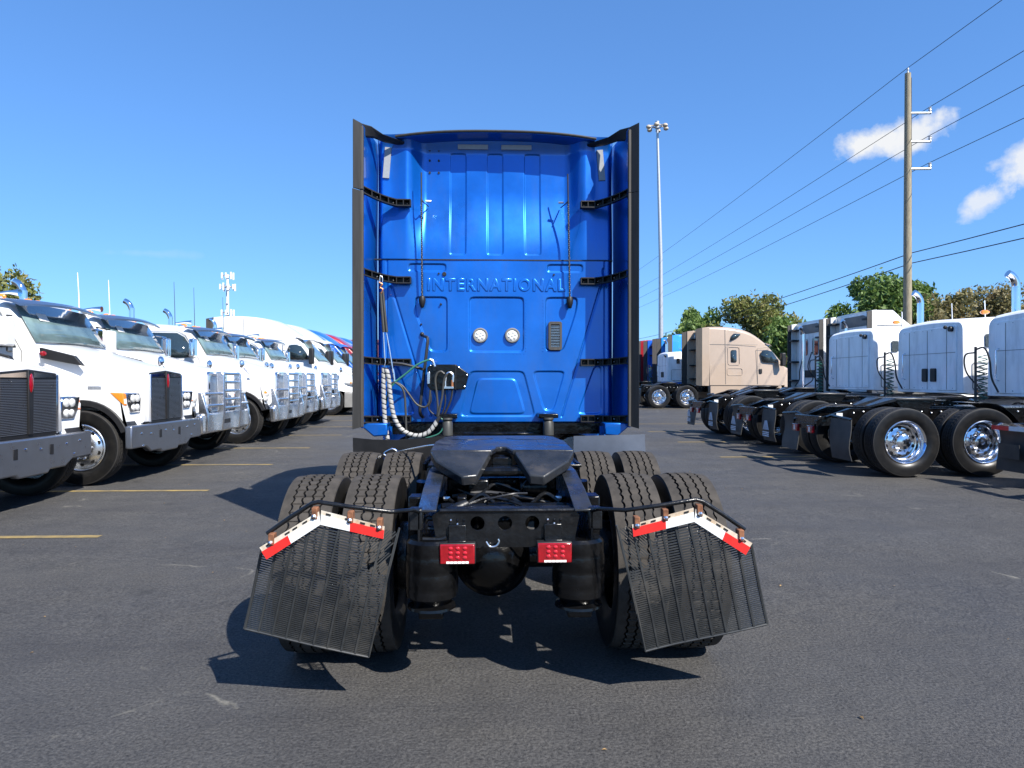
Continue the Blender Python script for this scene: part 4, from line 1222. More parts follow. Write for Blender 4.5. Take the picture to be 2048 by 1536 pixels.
# ---------------- mud flaps on bent hangers, slotted
def flap(s, dx):
    y = 3.20
    def p(x, z): return (s * (abs(x) + dx), z)
    rod = [(-.40, .868, 3.42), (-.44, .905, 3.30), (-.52, .912, 3.22), (-.70, .940, 3.20), (-.845, .963, 3.20), (-.875, .955, 3.20), (-.97, .895, 3.20), (-1.075, .822, 3.20)]
    m = MB(); m.tube([(s * (abs(a) + (dx if abs(a) > .5 else 0)), c, b) for a, b, c in rod], .0105, 10)
    hg = hb(m, 'flap_hanger', 'steel_bumper' if False else 'frame_worn')
    m = MB(); m.box(min(s * .40, s * .47), max(s * .40, s * .47), 3.36, 3.43, .79, .90); hb(m, 'hanger_socket', 'frame_worn', hg, bevel=.01)
    # local flap frame: u along slats, v along ribs (down)
    BL = Vector((-1.195, .370)); BR = Vector((-.625, .232)); TRr = Vector((-.475, .845)); PK = Vector((-.815, .915)); TL = Vector((-1.10, .765))
    U = (BR - BL).normalized(); Vv = Vector((-U.y, U.x))       # Vv points up
    poly = [BL, BR, TRr, PK, TL]
    def clip_u(v):
        """u range of the outline at height v above BL along Vv"""
        us = []
        for i in range(5):
            a, b = poly[i] - BL, poly[(i + 1) % 5] - BL
            va, vb = a.dot(Vv), b.dot(Vv)
            if (va - v) * (vb - v) <= 0 and abs(va - vb) > 1e-6:
                t = (v - va) / (vb - va); us.append(a.dot(U) + t * (b.dot(U) - a.dot(U)))
        return (min(us), max(us)) if len(us) > 1 else None
    def bend(u, v):                      # the flap hangs a little bowed
        return y + .05 * (1 - v / .65) ** 2 - .016 * math.sin(u * 6.5 + s) - .03 * max(0, u - .45) * (1 - v / .65) + .02 * math.sin(v * 7 + u * 3) * (1 - v / .65) - .01
    def P3(u, v, off):
        q = BL + U * u + Vv * v
        return (s * (abs(q.x) + dx), bend(u, v) + off, q.y)
    slats = MB()
    vmax = max((q - BL).dot(Vv) for q in poly)
    v = .006; i = 0
    while v < vmax:
        # slats get wider apart towards the top
        pitch = .0088 + .0050 * (v / .62)
        th = pitch * .54
        c = clip_u(v)
        if c and c[1] - c[0] > .01:
            # leave out the corner nearest the rail where the slots run diagonally
            ua, ub = c
            if v > .40: ub = min(ub, .50 - (v - .40) * .55) if ub > .40 else ub
            n = 5
            for k in range(n):
                u0, u1 = ua + (ub - ua) * k / n, ua + (ub - ua) * (k + 1) / n
                if u1 - u0 < .002: continue
                slats.add([P3(u0, v, 0), P3(u1, v, 0), P3(u1, v + th, 0), P3(u0, v + th, 0), P3(u0, v, .005), P3(u1, v, .005), P3(u1, v + th, .005), P3(u0, v + th, .005)],
                          [(0, 1, 2, 3), (7, 6, 5, 4), (0, 1, 5, 4), (2, 3, 7, 6)])
        v += pitch
    # diagonal slots
    for k in range(26):
        u0, v0 = .34 + k * .013, .36
        pts = []
        for t in range(6):
            uu, vv = u0 + t * .035 - .10, v0 + t * .050
            c = clip_u(vv)
            lim = .50 - (vv - .40) * .55
            if c and c[0] < uu < c[1] and uu > lim - .004: pts.append((uu, vv))
        for (a, b) in zip(pts, pts[1:]):
            slats.add([P3(a[0], a[1], 0), P3(a[0] + .006, a[1], 0), P3(b[0] + .006, b[1], 0), P3(b[0], b[1], 0), P3(a[0], a[1], .005), P3(a[0] + .006, a[1], .005), P3(b[0] + .006, b[1], .005), P3(b[0], b[1], .005)],
                      [(0, 1, 2, 3), (7, 6, 5, 4), (0, 3, 7, 4), (1, 2, 6, 5)])
    fl = hb(slats, 'mud_flap', 'flap_slat', smooth=0)
    fl['kind'] = 'stuff'
    fl['label'] = 'slotted black mud flap hanging behind the dual tyres'
    # ribs
    nr = 9
    for k in range(nr + 1):
        u = .587 * k / nr
        vs = []
        for q in range(23):
            vv = vmax * q / 22
            c = clip_u(vv)
            if c and c[0] - 1e-4 <= u <= c[1] + 1e-4: vs.append(vv)
        if len(vs) < 2: continue
        m = MB()
        w = .0045 if 0 < k < nr else .0055
        for a, b in zip(vs, vs[1:]):
            m.add([P3(u - w, a, -.004), P3(u + w, a, -.004), P3(u + w, b, -.004), P3(u - w, b, -.004), P3(u - w, a, .007), P3(u + w, a, .007), P3(u + w, b, .007), P3(u - w, b, .007)],
                  [(0, 1, 2, 3), (7, 6, 5, 4), (0, 3, 7, 4), (1, 2, 6, 5)])
        hb(m, 'flap_rib', 'flap_slat', hg, smooth=0)
    for a, b in ((BL, BR), (BR, TRr), (BL, TL)):
        m = MB(); pp = []
        for t in range(9):
            q = a.lerp(b, t / 8) - BL
            pp.append(P3(q.dot(U), q.dot(Vv), 0))
        m.tube(pp, .0055, 6); hb(m, 'flap_edge', 'flap_slat', hg)
    # red and white marker bar, two bent arms
    yb = 3.165
    for (A, B, C, D_, red_first) in (((-1.100, .765), (-.835, .925), (-.825, .868), (-1.067, .712), True), ((-.825, .930), (-.540, .855), (-.545, .800), (-.825, .866), False)):
        A, B, C, D_ = (Vector(q) for q in (A, B, C, D_))
        def quad(t0, t1, s0, s1, name, material, yo, par):
            def at(t, ss): return (A.lerp(B, t)).lerp(D_.lerp(C, t), ss)
            m = MB()
            pts = [at(t0, s0), at(t1, s0), at(t1, s1), at(t0, s1)]
            m.prism([(s * (abs(q.x) + dx), q.y) for q in pts], 'y', yb + yo, yb + yo + .004)
            return hb(m, name, material, par)
        bar = quad(0, 1, 0, 1, 'marker_bar', 'cream_steel', .004, None)
        if red_first:
            quad(.0, .45, .34, 1, 'tape', 'tape_red', -.001, bar); quad(.452, 1, .30, 1, 'tape', 'tape_white', -.001, bar)
            slots, bolts = (.10, .42, .55, .72), (.20, .93)
        else:
            quad(.0, .46, .30, 1, 'tape', 'tape_white', -.001, bar); quad(.462, 1, .30, 1, 'tape', 'tape_red', -.001, bar)
            slots, bolts = (.08, .38, .62, .78), (.46, .92)
        for t in slots: quad(t, t + .075, .10, .22, 'slot', 'black_plastic', .0005, bar)
        for t in bolts:
            q = A.lerp(B, t)
            m = MB(); m.box(s * (abs(q.x) + dx) - .013, s * (abs(q.x) + dx) + .013, yb - .004, 3.21, q.y - .024, q.y + .03); hb(m, 'clip', 'rust', bar, bevel=.004)
            m = MB(); m.ball((s * (abs(q.x) + dx), yb - .006, q.y - .008), .011, 8); hb(m, 'bolt', 'aluminium', bar)
flap(-1, 0.015)
flap(1, 0.035)

# ------------------------------------------------------------------ other trucks: local frame, nose towards +x, x = 0 at the bumper, near side -y
def plate_side(parent, pts, y, s, th, name, material, bevel=0):
    m = MB(); m.prism(pts, 'y', s * y, s * (y + th)); return m.build(name, material, parent, bevel=bevel)

def arc_pts(cx, cz, r, a0, a1, n=12):
    return [(cx + r * math.cos(R(a0 + (a1 - a0) * k / n)), cz + r * math.sin(R(a0 + (a1 - a0) * k / n))) for k in range(n + 1)]

def duals(parent, xr, detail=True):
    for s in (-1, 1):
        for yy in (1.06, .73):
            wheel(parent, (xr, s * yy, TR), 0 if s < 0 else PI, 'dual', detail=detail and s < 0 and yy > 1)

def chassis(parent, axles, tail, front, fenders=True, flap_mat='black_plastic', logo=None, sleeper_rear=-4.5):
    for s in (-1, 1):
        m = MB()
        m.prism([(tail, .80), (tail + .10, .87), (tail + .55, 1.0), (front, 1.0), (front, .74), (tail + .5, .74), (tail, .72)], 'y', s * .425, s * .41)
        rl = m.build('frame_rail', 'frame_black', parent)
        m = MB()
        m.add([(tail, s * .43, .805), (tail, s * .33, .805), (tail + .55, s * .33, 1.005), (tail + .55, s * .43, 1.005), (front, s * .43, 1.005), (front, s * .33, 1.005)], [(0, 1, 2, 3), (3, 2, 5, 4)])
        m.add([(tail, s * .43, .793), (tail, s * .33, .793), (tail + .55, s * .33, .993), (tail + .55, s * .43, .993), (front, s * .43, .993), (front, s * .33, .993)], [(3, 2, 1, 0), (4, 5, 2, 3)])
        m.build('top_flange', 'frame_worn', rl, smooth=0)
        m = MB()
        for k in range(26): m.ball((tail + .6 + k * .16, s * .43, .93 + .02 * (k % 2)), .016, 6)
        m.build('rail_bolts', 'aluminium', rl)
        # hanger and flap
        m = MB(); m.tube([(tail + .16, s * .42, .86), (tail + .16, s * .6, .90), (tail + .16, s * 1.2, .86)], .022, 8)
        hg = m.build('flap_hanger', 'frame_worn', parent)
        m = MB()
        n = 6
        for i in range(n + 1):
            z = .86 - .62 * i / n; xo = tail + .15 + .03 * math.sin(i * .6) * s
            m.v += [(xo, s * .60, z), (xo + .012, s * .60, z), (xo + .012 + .02 * math.sin(i), s * 1.2, z), (xo + .02 * math.sin(i), s * 1.2, z)]
        for i in range(n):
            for k in range(4):
                k2 = (k + 1) % 4
                m.f.append((i * 4 + k, i * 4 + k2, (i + 1) * 4 + k2, (i + 1) * 4 + k))
        m.f += [(0, 1, 2, 3), (n * 4 + 3, n * 4 + 2, n * 4 + 1, n * 4)]
        fl = m.build('mud_flap', flap_mat, parent)
        if logo:
            xl = tail + .085
            m = MB()
            cy = s * .9
            if logo == 'diamond':
                for (r0, r1) in ((.13, .105),):
                    q = [(cy, .60 + r0 * 1.35), (cy + r0, .60), (cy, .60 - r0 * 1.35), (cy - r0, .60)]
                    h = [(cy, .60 + r1 * 1.35), (cy + r1, .60), (cy, .60 - r1 * 1.35), (cy - r1, .60)]
                    m.prism(q, 'x', xl, xl + .006, [h[::-1]])
                m.prism([(cy - .045, .53), (cy - .02, .53), (cy + .045, .67), (cy + .02, .67)], 'x', xl, xl + .006)
                m.box(xl, xl + .006, cy - .05, cy + .05, .59, .61)
                for k, zz in enumerate((.40, .36, .32)): m.box(xl, xl + .006, cy - .09, cy + .09 - .03 * k, zz, zz + .025)
            else:
                for k in range(5): m.prism([(cy - .12 + k * .05, .50), (cy - .10 + k * .05, .50), (cy - .06 + k * .04, .62 + .02 * (k % 2)), (cy - .075 + k * .04, .62)], 'x', xl, xl + .006)
                for k, zz in enumerate((.45, .41, .37)): m.box(xl, xl + .006, cy - .13, cy + .13, zz, zz + .022)
            m.build('flap_print', 'logo_white', fl)
    m = MB(); m.box(tail + .02, tail + .10, -.41, .41, .74, .88); m.build('rear_crossmember', 'frame_worn', parent, bevel=.01)
    for s in (-1, 1):
        m = MB(); m.box(tail - .05, tail, s * .27 - .09, s * .27 + .09, .60, .72); t_ = m.build('tail_lamp', 'red_lens', parent, bevel=.008)
        m = MB(); m.box(tail - .053, tail - .049, s * .27 - .03, s * .27 + .03, .62, .70); m.build('reverse_lens', 'clear_lens', t_)
    m = MB(); m.box(tail - .01, tail + .03, -.36, .36, .66, .75); m.build('lamp_bar', 'frame_black', parent)
    xc = sum(axles) / 2
    m = MB()
    m.prism([(xc + .42, -.35), (xc + .42, .35), (xc + .32, .42), (xc - .32, .43), (xc - .30, .06), (xc - .02, .05), (xc - .02, -.05), (xc - .30, -.06), (xc - .32, -.43), (xc + .32, -.42)], 'z', 1.13, 1.17)
    fw_ = m.build('fifth_wheel', 'plate_worn', parent, bevel=.01)
    for s in (-1, 1):
        m = MB(); m.add([(xc - .31, s * .43, 1.165), (xc - .30, s * .06, 1.165), (xc - .66, s * .15, 1.04), (xc - .66, s * .25, 1.04), (xc - .31, s * .43, 1.12), (xc - .30, s * .06, 1.12), (xc - .66, s * .15, 1.01), (xc - .66, s * .25, 1.01)],
                        [(0, 1, 2, 3), (7, 6, 5, 4), (0, 1, 5, 4), (1, 2, 6, 5), (2, 3, 7, 6), (3, 0, 4, 7)]); m.build('ramp', 'plate_worn', fw_)
        m = MB(); m.prism([(xc - .3, 1.13), (xc + .35, 1.13), (xc + .25, 1.0), (xc - .2, 1.0)], 'y', s * .30, s * .40); m.build('fifth_wheel_bracket', 'frame_black', fw_)
    for a in axles:
        duals(parent, a)
        m = MB(); m.cyl((a, -1, TR), (a, 1, TR), .08, 12); m.ball((a, 0, TR), .2, 14); m.build('axle', 'frame_black', parent)
    if fenders:
        a = axles[-1]
        for s in (-1, 1):
            m = MB()
            P = arc_pts(a, TR, .60, 25, 100, 10)
            Q = arc_pts(a, TR, .585, 25, 100, 10)
            m.prism(P + Q[::-1], 'y', s * .58, s * 1.2)
            m.build('quarter_fender', 'steel_bumper' if fenders == 'steel' else 'frame_black', parent)
    m = MB(); m.box(axles[-1] + .6, sleeper_rear + .1, -.40, .40, 1.01, 1.03); m.build('deck_plate', 'aluminium', parent)

# ---------------- day cab
def stack(parent, x, y, z0, z1, r=.06, shield=True, curve=1):
    m = MB()
    P = [(x, y, z0), (x, y, z1 - .35), (x, y, z1 - .22), (x - .03, y, z1 - .12), (x - .09, y, z1 - .04), (x - .16, y, z1)]
    if not curve: P = [(x, y, z0), (x, y, z1)]
    m.tube(smooth_path(P, 4), r, 14)
    return m.build('exhaust_stack', 'chrome', parent)

def daycab(style):
    t = empty('cab_truck')
    W = 'white_paint'
    xw = -.70
    # hood, swelling from the grille to the cowl
    hood = loft([(-.08, .86, 1.56, .66, .60, .06, .03), (-.13, .84, 1.61, .70, .64, .10, .04), (-.5, .84, 1.70, .84, .74, .14, .05), (-1.0, .9, 1.83, .98, .86, .16, .06), (-1.5, 1.0, 1.96, 1.06, .93, .16, .05)], sub=3)
    hd = hood.build('hood', W, t)
    for s in (-1, 1):
        fp = [(-.14, .86), (-.12, 1.18), (-.20, 1.30), (-.55, 1.40), (-1.0, 1.50), (-1.5, 1.58), (-1.5, .90)] + arc_pts(xw, .52, .66, 150, 25, 14)
        m = MB(); m.prism(fp, 'y', s * .62, s * 1.13)
        fn = m.build('fender', W, t, bevel=.06, bseg=4)
        lip = arc_pts(xw, .52, .665, 158, 20, 16); li = arc_pts(xw, .52, .575, 158, 20, 16)
        m = MB(); m.prism(lip + li[::-1], 'y', s * .80, s * 1.16); m.build('fender_flare', 'cab_grey' if False else 'black_plastic', t, bevel=.01)
        m = MB(); m.prism([(-1.5, .5), (-1.35, .5), (-1.25, .95), (-1.5, .95)], 'y', s * .6, s * 1.1); m.build('splash_guard', 'black_plastic', t)
        # headlamp
        if style == 'mesh':
            hp = [(s * .70, 1.0), (s * .98, 1.0), (s * 1.06, 1.12), (s * 1.10, 1.28), (s * .74, 1.28), (s * .69, 1.2)]
            m = MB(); m.prism(hp, 'x', -.18, -.108); h = m.build('headlamp', 'chrome', t, bevel=.012)
            for (yy, zz, r) in ((.80, 1.20, .055), (.92, 1.20, .055), (.80, 1.07, .05), (.91, 1.07, .045)):
                m = MB(); m.lathe([(r, 0), (r * .95, .012), (r * .5, .022), (0, .026)], (-.11, s * yy, zz), 'x', 16); m.build('lens', 'clear_lens', h)
            m = MB(); m.prism([(-.17, 1.14), (-.12, 1.10), (-.14, 1.28), (-.32, 1.285)], 'y', s * 1.06, s * 1.138); m.build('turn_signal', 'amber', h, bevel=.008)
        else:
            m = MB(); m.ball((-.16, s * .93, 1.10), .17, 16, (.55, 1.0, .62)); h = m.build('headlamp', 'clear_lens', t)
            m = MB(); m.ball((-.20, s * .95, .99), .20, 16, (.6, 1.0, .45)); m.build('lamp_pod', W, h)
            m = MB(); m.ball((-.14, s * 1.02, 1.13), .09, 10, (.7, .9, .5)); m.build('turn_signal', 'amber', h)
        # hood vent and badge on the side
        if style == 'mesh':
            m = MB(); m.prism([(-.78, 1.66), (-1.36, 1.77), (-1.38, 1.92), (-.90, 1.80)], 'y', s * .90, s * .972); m.build('hood_vent', 'black_plastic', t, bevel=.006)
            m = MB(); m.box(-.62, -.44, s * 1.13 - .004, s * 1.13 + .004, 1.33, 1.375); m.build('badge', 'aluminium', t, bevel=.002)
            m = MB(); m.ball((-1.28, s * 1.045, 1.83), .05, 10, (1, .2, .7)); m.build('hood_emblem', 'red_lens', t)
        else:
            m = MB(); m.tube(smooth_path([(-.52, s * .92, 1.44), (-.50, s * 1.0, 1.55), (-.60, s * 1.06, 1.70)], 5), .012, 8); hm = m.build('hood_mirror', 'chrome', t)
            m = MB(); m.ball((-.62, s * 1.08, 1.76), .10, 14, (.55, .8, 1.0)); m.build('mirror_head', 'chrome', hm)
            m = MB(); m.box(-.56, -.48, s * .93 - .03, s * .93 + .03, 1.40, 1.46); m.build('mirror_foot', 'chrome', hm, bevel=.012)
    # grille
    if style == 'mesh':
        m = MB(); m.prism([(-.53, .82), (.53, .82), (.53, 1.54), (.5, 1.57), (0, 1.61), (-.5, 1.57), (-.53, 1.54)], 'x', -.14, -.055)
        gr = m.build('grille', 'mesh_grille', t, bevel=.01)
        for s in (-1, 1):
            for k in range(34):
                z = .87 + k * .0185
                m = MB(); m.box(-.056, -.046, min(s * .05, s * .49), max(s * .05, s * .49), z, z + .008)
                m.build('grille_bar', 'steel_bumper', gr, smooth=0)
            m = MB(); m.box(-.12, -.042, s * .515 - .016, s * .515 + .016, .84, 1.55); m.build('grille_edge', 'chrome', gr, bevel=.005)
            m = MB(); m.prism([(s * .05, 1.515), (s * .5, 1.515), (s * .5, 1.545), (s * .05, 1.58)], 'x', -.058, -.045); m.build('grille_brow', 'chrome', gr)
        m = MB(); m.prism([(-.035, .86), (.035, .86), (.05, 1.60), (-.05, 1.60)], 'x', -.06, -.03); m.build('grille_divider', 'black_plastic', gr, bevel=.006)
        m = MB(); m.ball((-.03, 0, 1.45), .075, 12, (.18, .5, 1.5)); m.build('emblem', 'red_lens', gr)
        m = MB()
        m.prism([(-1.17, .50), (-1.17, .82), (1.17, .82), (1.17, .50), (.75, .50), (.60, .42), (.30, .42), (.26, .38), (-.26, .38), (-.30, .42), (-.60, .42), (-.75, .50)], 'x', -.10, 0.0)
        bp_ = m.build('bumper', 'steel_bumper', t, bevel=.02)
        for yy in (-.32, .32):
            m = MB(); m.box(-.002, .006, yy - .035, yy + .035, .60, .72); m.build('tow_slot', 'black_plastic', bp_, bevel=.003)
        for yy, zz in ((-.9, .70), (-.62, .68), (-.15, .70), (.12, .68), (.62, .70), (.9, .72), (-.85, .52), (.78, .56)):
            m = MB(); m.ball((.004, yy, zz), .022, 8, (.4, 1.4, .8)); m.build('bumper_bolt', 'chrome', bp_)
    else:
        m = MB(); m.prism(rrect(-.46, .46, .84, 1.60, .10), 'x', -.14, -.03, [rrect(-.39, .39, .88, 1.52, .05)[::-1]]); gr = m.build('grille_surround', 'chrome', t, bevel=.02)
        m = MB(); m.box(-.12, -.09, -.4, .4, .87, 1.53); m.build('grille_screen', 'mesh_grille', gr)
        for k in range(13):
            m = MB(); m.box(-.09, -.05, -.37 + k * .0617 - .007, -.37 + k * .0617 + .007, .88, 1.52); m.build('grille_bar', 'chrome', gr, bevel=.003)
        # moose guard
        m = MB(); m.prism([(-1.16, .48), (-1.2, .80), (-1.12, .84), (1.12, .84), (1.2, .80), (1.16, .48)], 'x', .02, .14); bp_ = m.build('bumper', 'aluminium', t, bevel=.03)
        m = MB(); m.box(.138, .146, -.16, .16, .62, .70); m.build('tow_slot', 'black_plastic', bp_)
        for s in (-1, 1):
            m = MB(); m.prism([(.06, .5), (.22, .5), (.26, .85), (.25, 1.55), (.20, 1.60), (.12, 1.58), (.14, .9)], 'y', s * .40, s * .47); m.build('guard_upright', 'aluminium', bp_, bevel=.012)
            m = MB(); m.prism([(.06, .52), (.20, .52), (.20, .84), (.10, 1.20), (.02, 1.22), (.04, .84)], 'y', s * 1.02, s * 1.09); m.build('guard_upright', 'aluminium', bp_, bevel=.012)
            for z in (.98, 1.19):
                m = MB(); m.tube([(.20 - (z - .84) * .25, s * 1.03, z), (.22, s * .43, z)], .030, 10); m.build('guard_bar', 'aluminium', bp_)
        for z in (.92, 1.08, 1.24, 1.40, 1.56):
            m = MB(); m.tube([(.215, -.42, z), (.215, .42, z)], .028, 10); m.build('guard_bar', 'aluminium', bp_)
    for s in (-1, 1):
        m = MB(); m.tube([(-1.49, s * 1.062, 1.05), (-1.49, s * 1.0, 1.86), (-1.49, s * .8, 1.97)], .006, 6); m.build('hood_seam', 'cab_grey', t)
        m = MB(); m.tube([(-.16, s * .68, 1.585), (-.6, s * .80, 1.69), (-1.46, s * .93, 1.93)], .004, 6); m.build('hood_crease', 'white_dull', t)
        m = MB(); m.box(-1.42, -1.36, s * 1.05 - .02, s * 1.05 + .02, 1.28, 1.36); m.build('hood_latch', 'black_plastic', t, bevel=.006)
    m = MB(); m.box(-1.4, -.14, -.55, .55, .55, .9); m.build('engine_block', 'frame_black', t)
    # cab
    cab = loft([(-1.46, .98, 1.95, 1.07, 1.02, .10, .03), (-1.62, .96, 2.22, 1.08, 1.01, .10, .03), (-1.79, .95, 2.50, 1.08, .99, .10, .03), (-1.93, .95, 2.60, 1.08, .97, .14, .04), (-2.2, .95, 2.64, 1.08, .96, .16, .05),
                (-2.7, .95, 2.68, 1.08, .96, .16, .05), (-3.0, .95, 2.66, 1.07, .95, .16, .04), (-3.05, .96, 2.62, 1.05, .93, .14, .03)])
    cab.build('cab', W, t)
    # windscreen follows the slope
    m = MB()
    n = 10
    for (x, z, hw) in ((-1.475, 1.985, .91), (-1.80, 2.54, .87)):
        for k in range(n + 1):
            y = -hw + 2 * hw * k / n
            m.v.append((x + .012 + .03 * (1 - (y / hw) ** 2), y, z + .012 + .02 * (1 - (y / hw) ** 2)))
    m.f = [(k, k + 1, n + 2 + k, n + 1 + k) for k in range(n)]
    ws = m.build('windscreen', 'glass_reflect', t)
    md = ws.modifiers.new('solid', 'SOLIDIFY'); md.thickness = .01; md.offset = -1
    m = MB(); m.tube([(-1.455, .55, 2.03), (-1.49, .05, 2.06)], .008, 6); m.tube([(-1.455, -.25, 2.03), (-1.49, -.75, 2.06)], .008, 6); m.build('wiper', 'black_plastic', t)
    m = MB(); m.prism([(-1.52, 2.075), (-1.53, 2.19), (-1.53, 2.19), (-1.52, 2.075)][:0] or [(-.58, 2.32), (-.36, 2.32), (-.36, 2.43), (-.58, 2.43)], 'x', -1.765, -1.76)
    m.v = [(-1.465 - (z - 1.985) * .586 + .052, y, z + .01) for (x, y, z) in m.v]
    m.v = [(x + (.004 if i >= 4 else 0), y, z) for i, (x, y, z) in enumerate(m.v)]
    m.build('windscreen_sticker', 'tape_white', ws)
    # sun visor
    m = MB()
    n = 16
    for k in range(n + 1):
        y = -1.04 + 2.08 * k / n
        c = 1 - (y / 1.04) ** 2
        xo = -1.62 + .15 * c
        for dx_, dz in ((.02, 0), (-.10, .05), (-.28, .075), (-.28, .055), (-.10, .02), (.02, -.03)):
            m.v.append((xo + dx_, y, 2.53 + .045 * c + dz))
    for i in range(n):
        for k in range(6):
            k2 = (k + 1) % 6
            m.f.append((i * 6 + k, i * 6 + k2, (i + 1) * 6 + k2, (i + 1) * 6 + k))
    m.f += [tuple(range(6)), tuple(n * 6 + k for k in range(6))]
    m.build('sun_visor', 'visor_sky_steel', t)
    for y in (-.8, -.22, 0, .22, .8):
        m = MB(); m.ball((-2.02, y, 2.655), .05, 10, (1.6, .7, .8)); cl = m.build('marker_lamp', 'amber', t)
        m = MB(); m.ball((-2.06, y, 2.645), .06, 10, (1.7, .8, .5)); m.build('lamp_base', 'chrome', cl)
    m = MB(); m.tube([(-2.35, -.45, 2.73), (-2.15, -.45, 2.76), (-1.98, -.45, 2.75)], [.02, .025, .055], 10); m.build('air_horn', 'chrome', t)
    # side glass, door lines, mirror, handle
    for s in (-1, 1):
        wp = [(-1.66, 1.92), (-1.74, 2.12), (-1.92, 2.38), (-2.08, 2.47), (-2.62, 2.48), (-2.66, 2.44), (-2.66, 1.92)]
        m = MB()
        for (x, z) in wp:
            yy = 1.08 - (z - .95) * .062
            m.v.append((x, s * (yy + .004), z))
        m.f = [tuple(range(len(wp)))]
        sg = m.build('side_window', 'glass', t)
        md = sg.modifiers.new('solid', 'SOLIDIFY'); md.thickness = .012; md.offset = 0
        m = MB()
        lp = [(-1.60, 1.0), (-1.58, 1.86), (-1.90, 2.42), (-2.06, 2.53), (-2.72, 2.54), (-2.75, 1.0), (-1.60, 1.0)]
        m.tube([(x, s * (1.083 - (z - .95) * .062), z) for x, z in lp], .006, 6); m.build('door_seam', 'cab_grey', t)
        m = MB(); m.box(-2.66, -2.50, s * 1.045 - .02, s * 1.045 + .02, 1.76, 1.80); m.build('door_handle', 'chrome', t, bevel=.008)
        # mirror
        m = MB(); m.tube(smooth_path([(-1.70, s * 1.05, 2.36), (-1.62, s * 1.25, 2.34), (-1.60, s * 1.30, 2.30), (-1.60, s * 1.30, 1.92), (-1.66, s * 1.2, 1.86), (-1.70, s * 1.06, 1.86)], 4), .012, 8)
        mr = m.build('door_mirror', 'chrome' if style != 'mesh' else 'black_plastic', t)
        m = MB(); m.box(-1.66, -1.54, s * 1.31 - .10, s * 1.31 + .10, 1.92, 2.32); m.build('mirror_head', 'chrome' if style != 'mesh' else 'white_paint', mr, bevel=.03, bseg=3)
        m = MB(); m.box(-2.9, -1.7, s * .75, s * 1.08, .45, .93); m.build('step_box', 'aluminium', t, bevel=.03)
        wheel(t, (xw, s * 1.03, TR), 0 if s < 0 else PI, 'steer', detail=s < 0)
    m = MB(); m.cyl((xw, -1, .5), (xw, 1, .5), .06, 10); m.build('front_axle', 'frame_black', t)
    stack(t, -3.22, -.72, .9, 3.22)
    m = MB(); m.lathe([(.085, 0), (.085, 1.3)], (-3.22, -.72, 1.1), 'z', 16); m.build('heat_shield', 'chrome', t)
    for s in (-1, 1):
        m = MB(); m.box(-8.2, -1.3, s * .425 - .04, s * .425 + .04, .72, 1.0); m.build('frame_rail', 'frame_black', t)
    for a in (-6.4, -7.7):
        duals(t, a, False)
    return t

def whip(parent, x, y, z0, z1, mt='white_dull'):
    m = MB(); m.tube([(x, y, z0), (x - .01, y, (z0 + z1) / 2), (x - .03, y, z1)], [.011, .008, .005], 6)
    return m.build('whip_antenna', mt, parent)

def put(o, x, y, label, group=None, rz=0.0):
    o.location = (x, y, g(y)); o.rotation_euler = (0, 0, rz)
    tag(o, label, 'truck', group)
    return o

GL = 'white cab trucks nosed up to the yellow lines'
k1 = daycab('mesh')
k2 = copy_tree(k1)
put(k1, -5.0, 11.0, 'white truck with black mesh grille and orange-cornered headlamp, second from the left edge', GL)
put(k2, -5.29, 8.2, 'nearest white truck at the left edge, only its grille and bumper in view', GL)
whip(k1, -1.95, 1.0, 2.55, 3.28)
p1 = daycab('chrome')
P_ = [p1] + [copy_tree(p1) for _ in range(3)]
for o, (x, y, lab, wx, wz) in zip(P_, [
    (-5.22, 13.6, 'nearest white truck with a chrome guard in front of its grille', -2.6, 3.5),
    (-4.95, 16.9, 'second white truck with a chrome front guard, its dark side window open', -3.0, 3.9),
    (-5.15, 19.3, 'third white truck with a chrome front guard, mostly hidden by its neighbour', -3.3, 4.05),
    (-5.15, 22.3, 'farthest white truck with a chrome front guard, beside the white high-roof sleepers', -3.6, 4.1)]):
    put(o, x, y, lab, GL)
    whip(o, wx, 1.0, 2.5, wz, 'wire' if wx < -2.8 else 'white_dull')

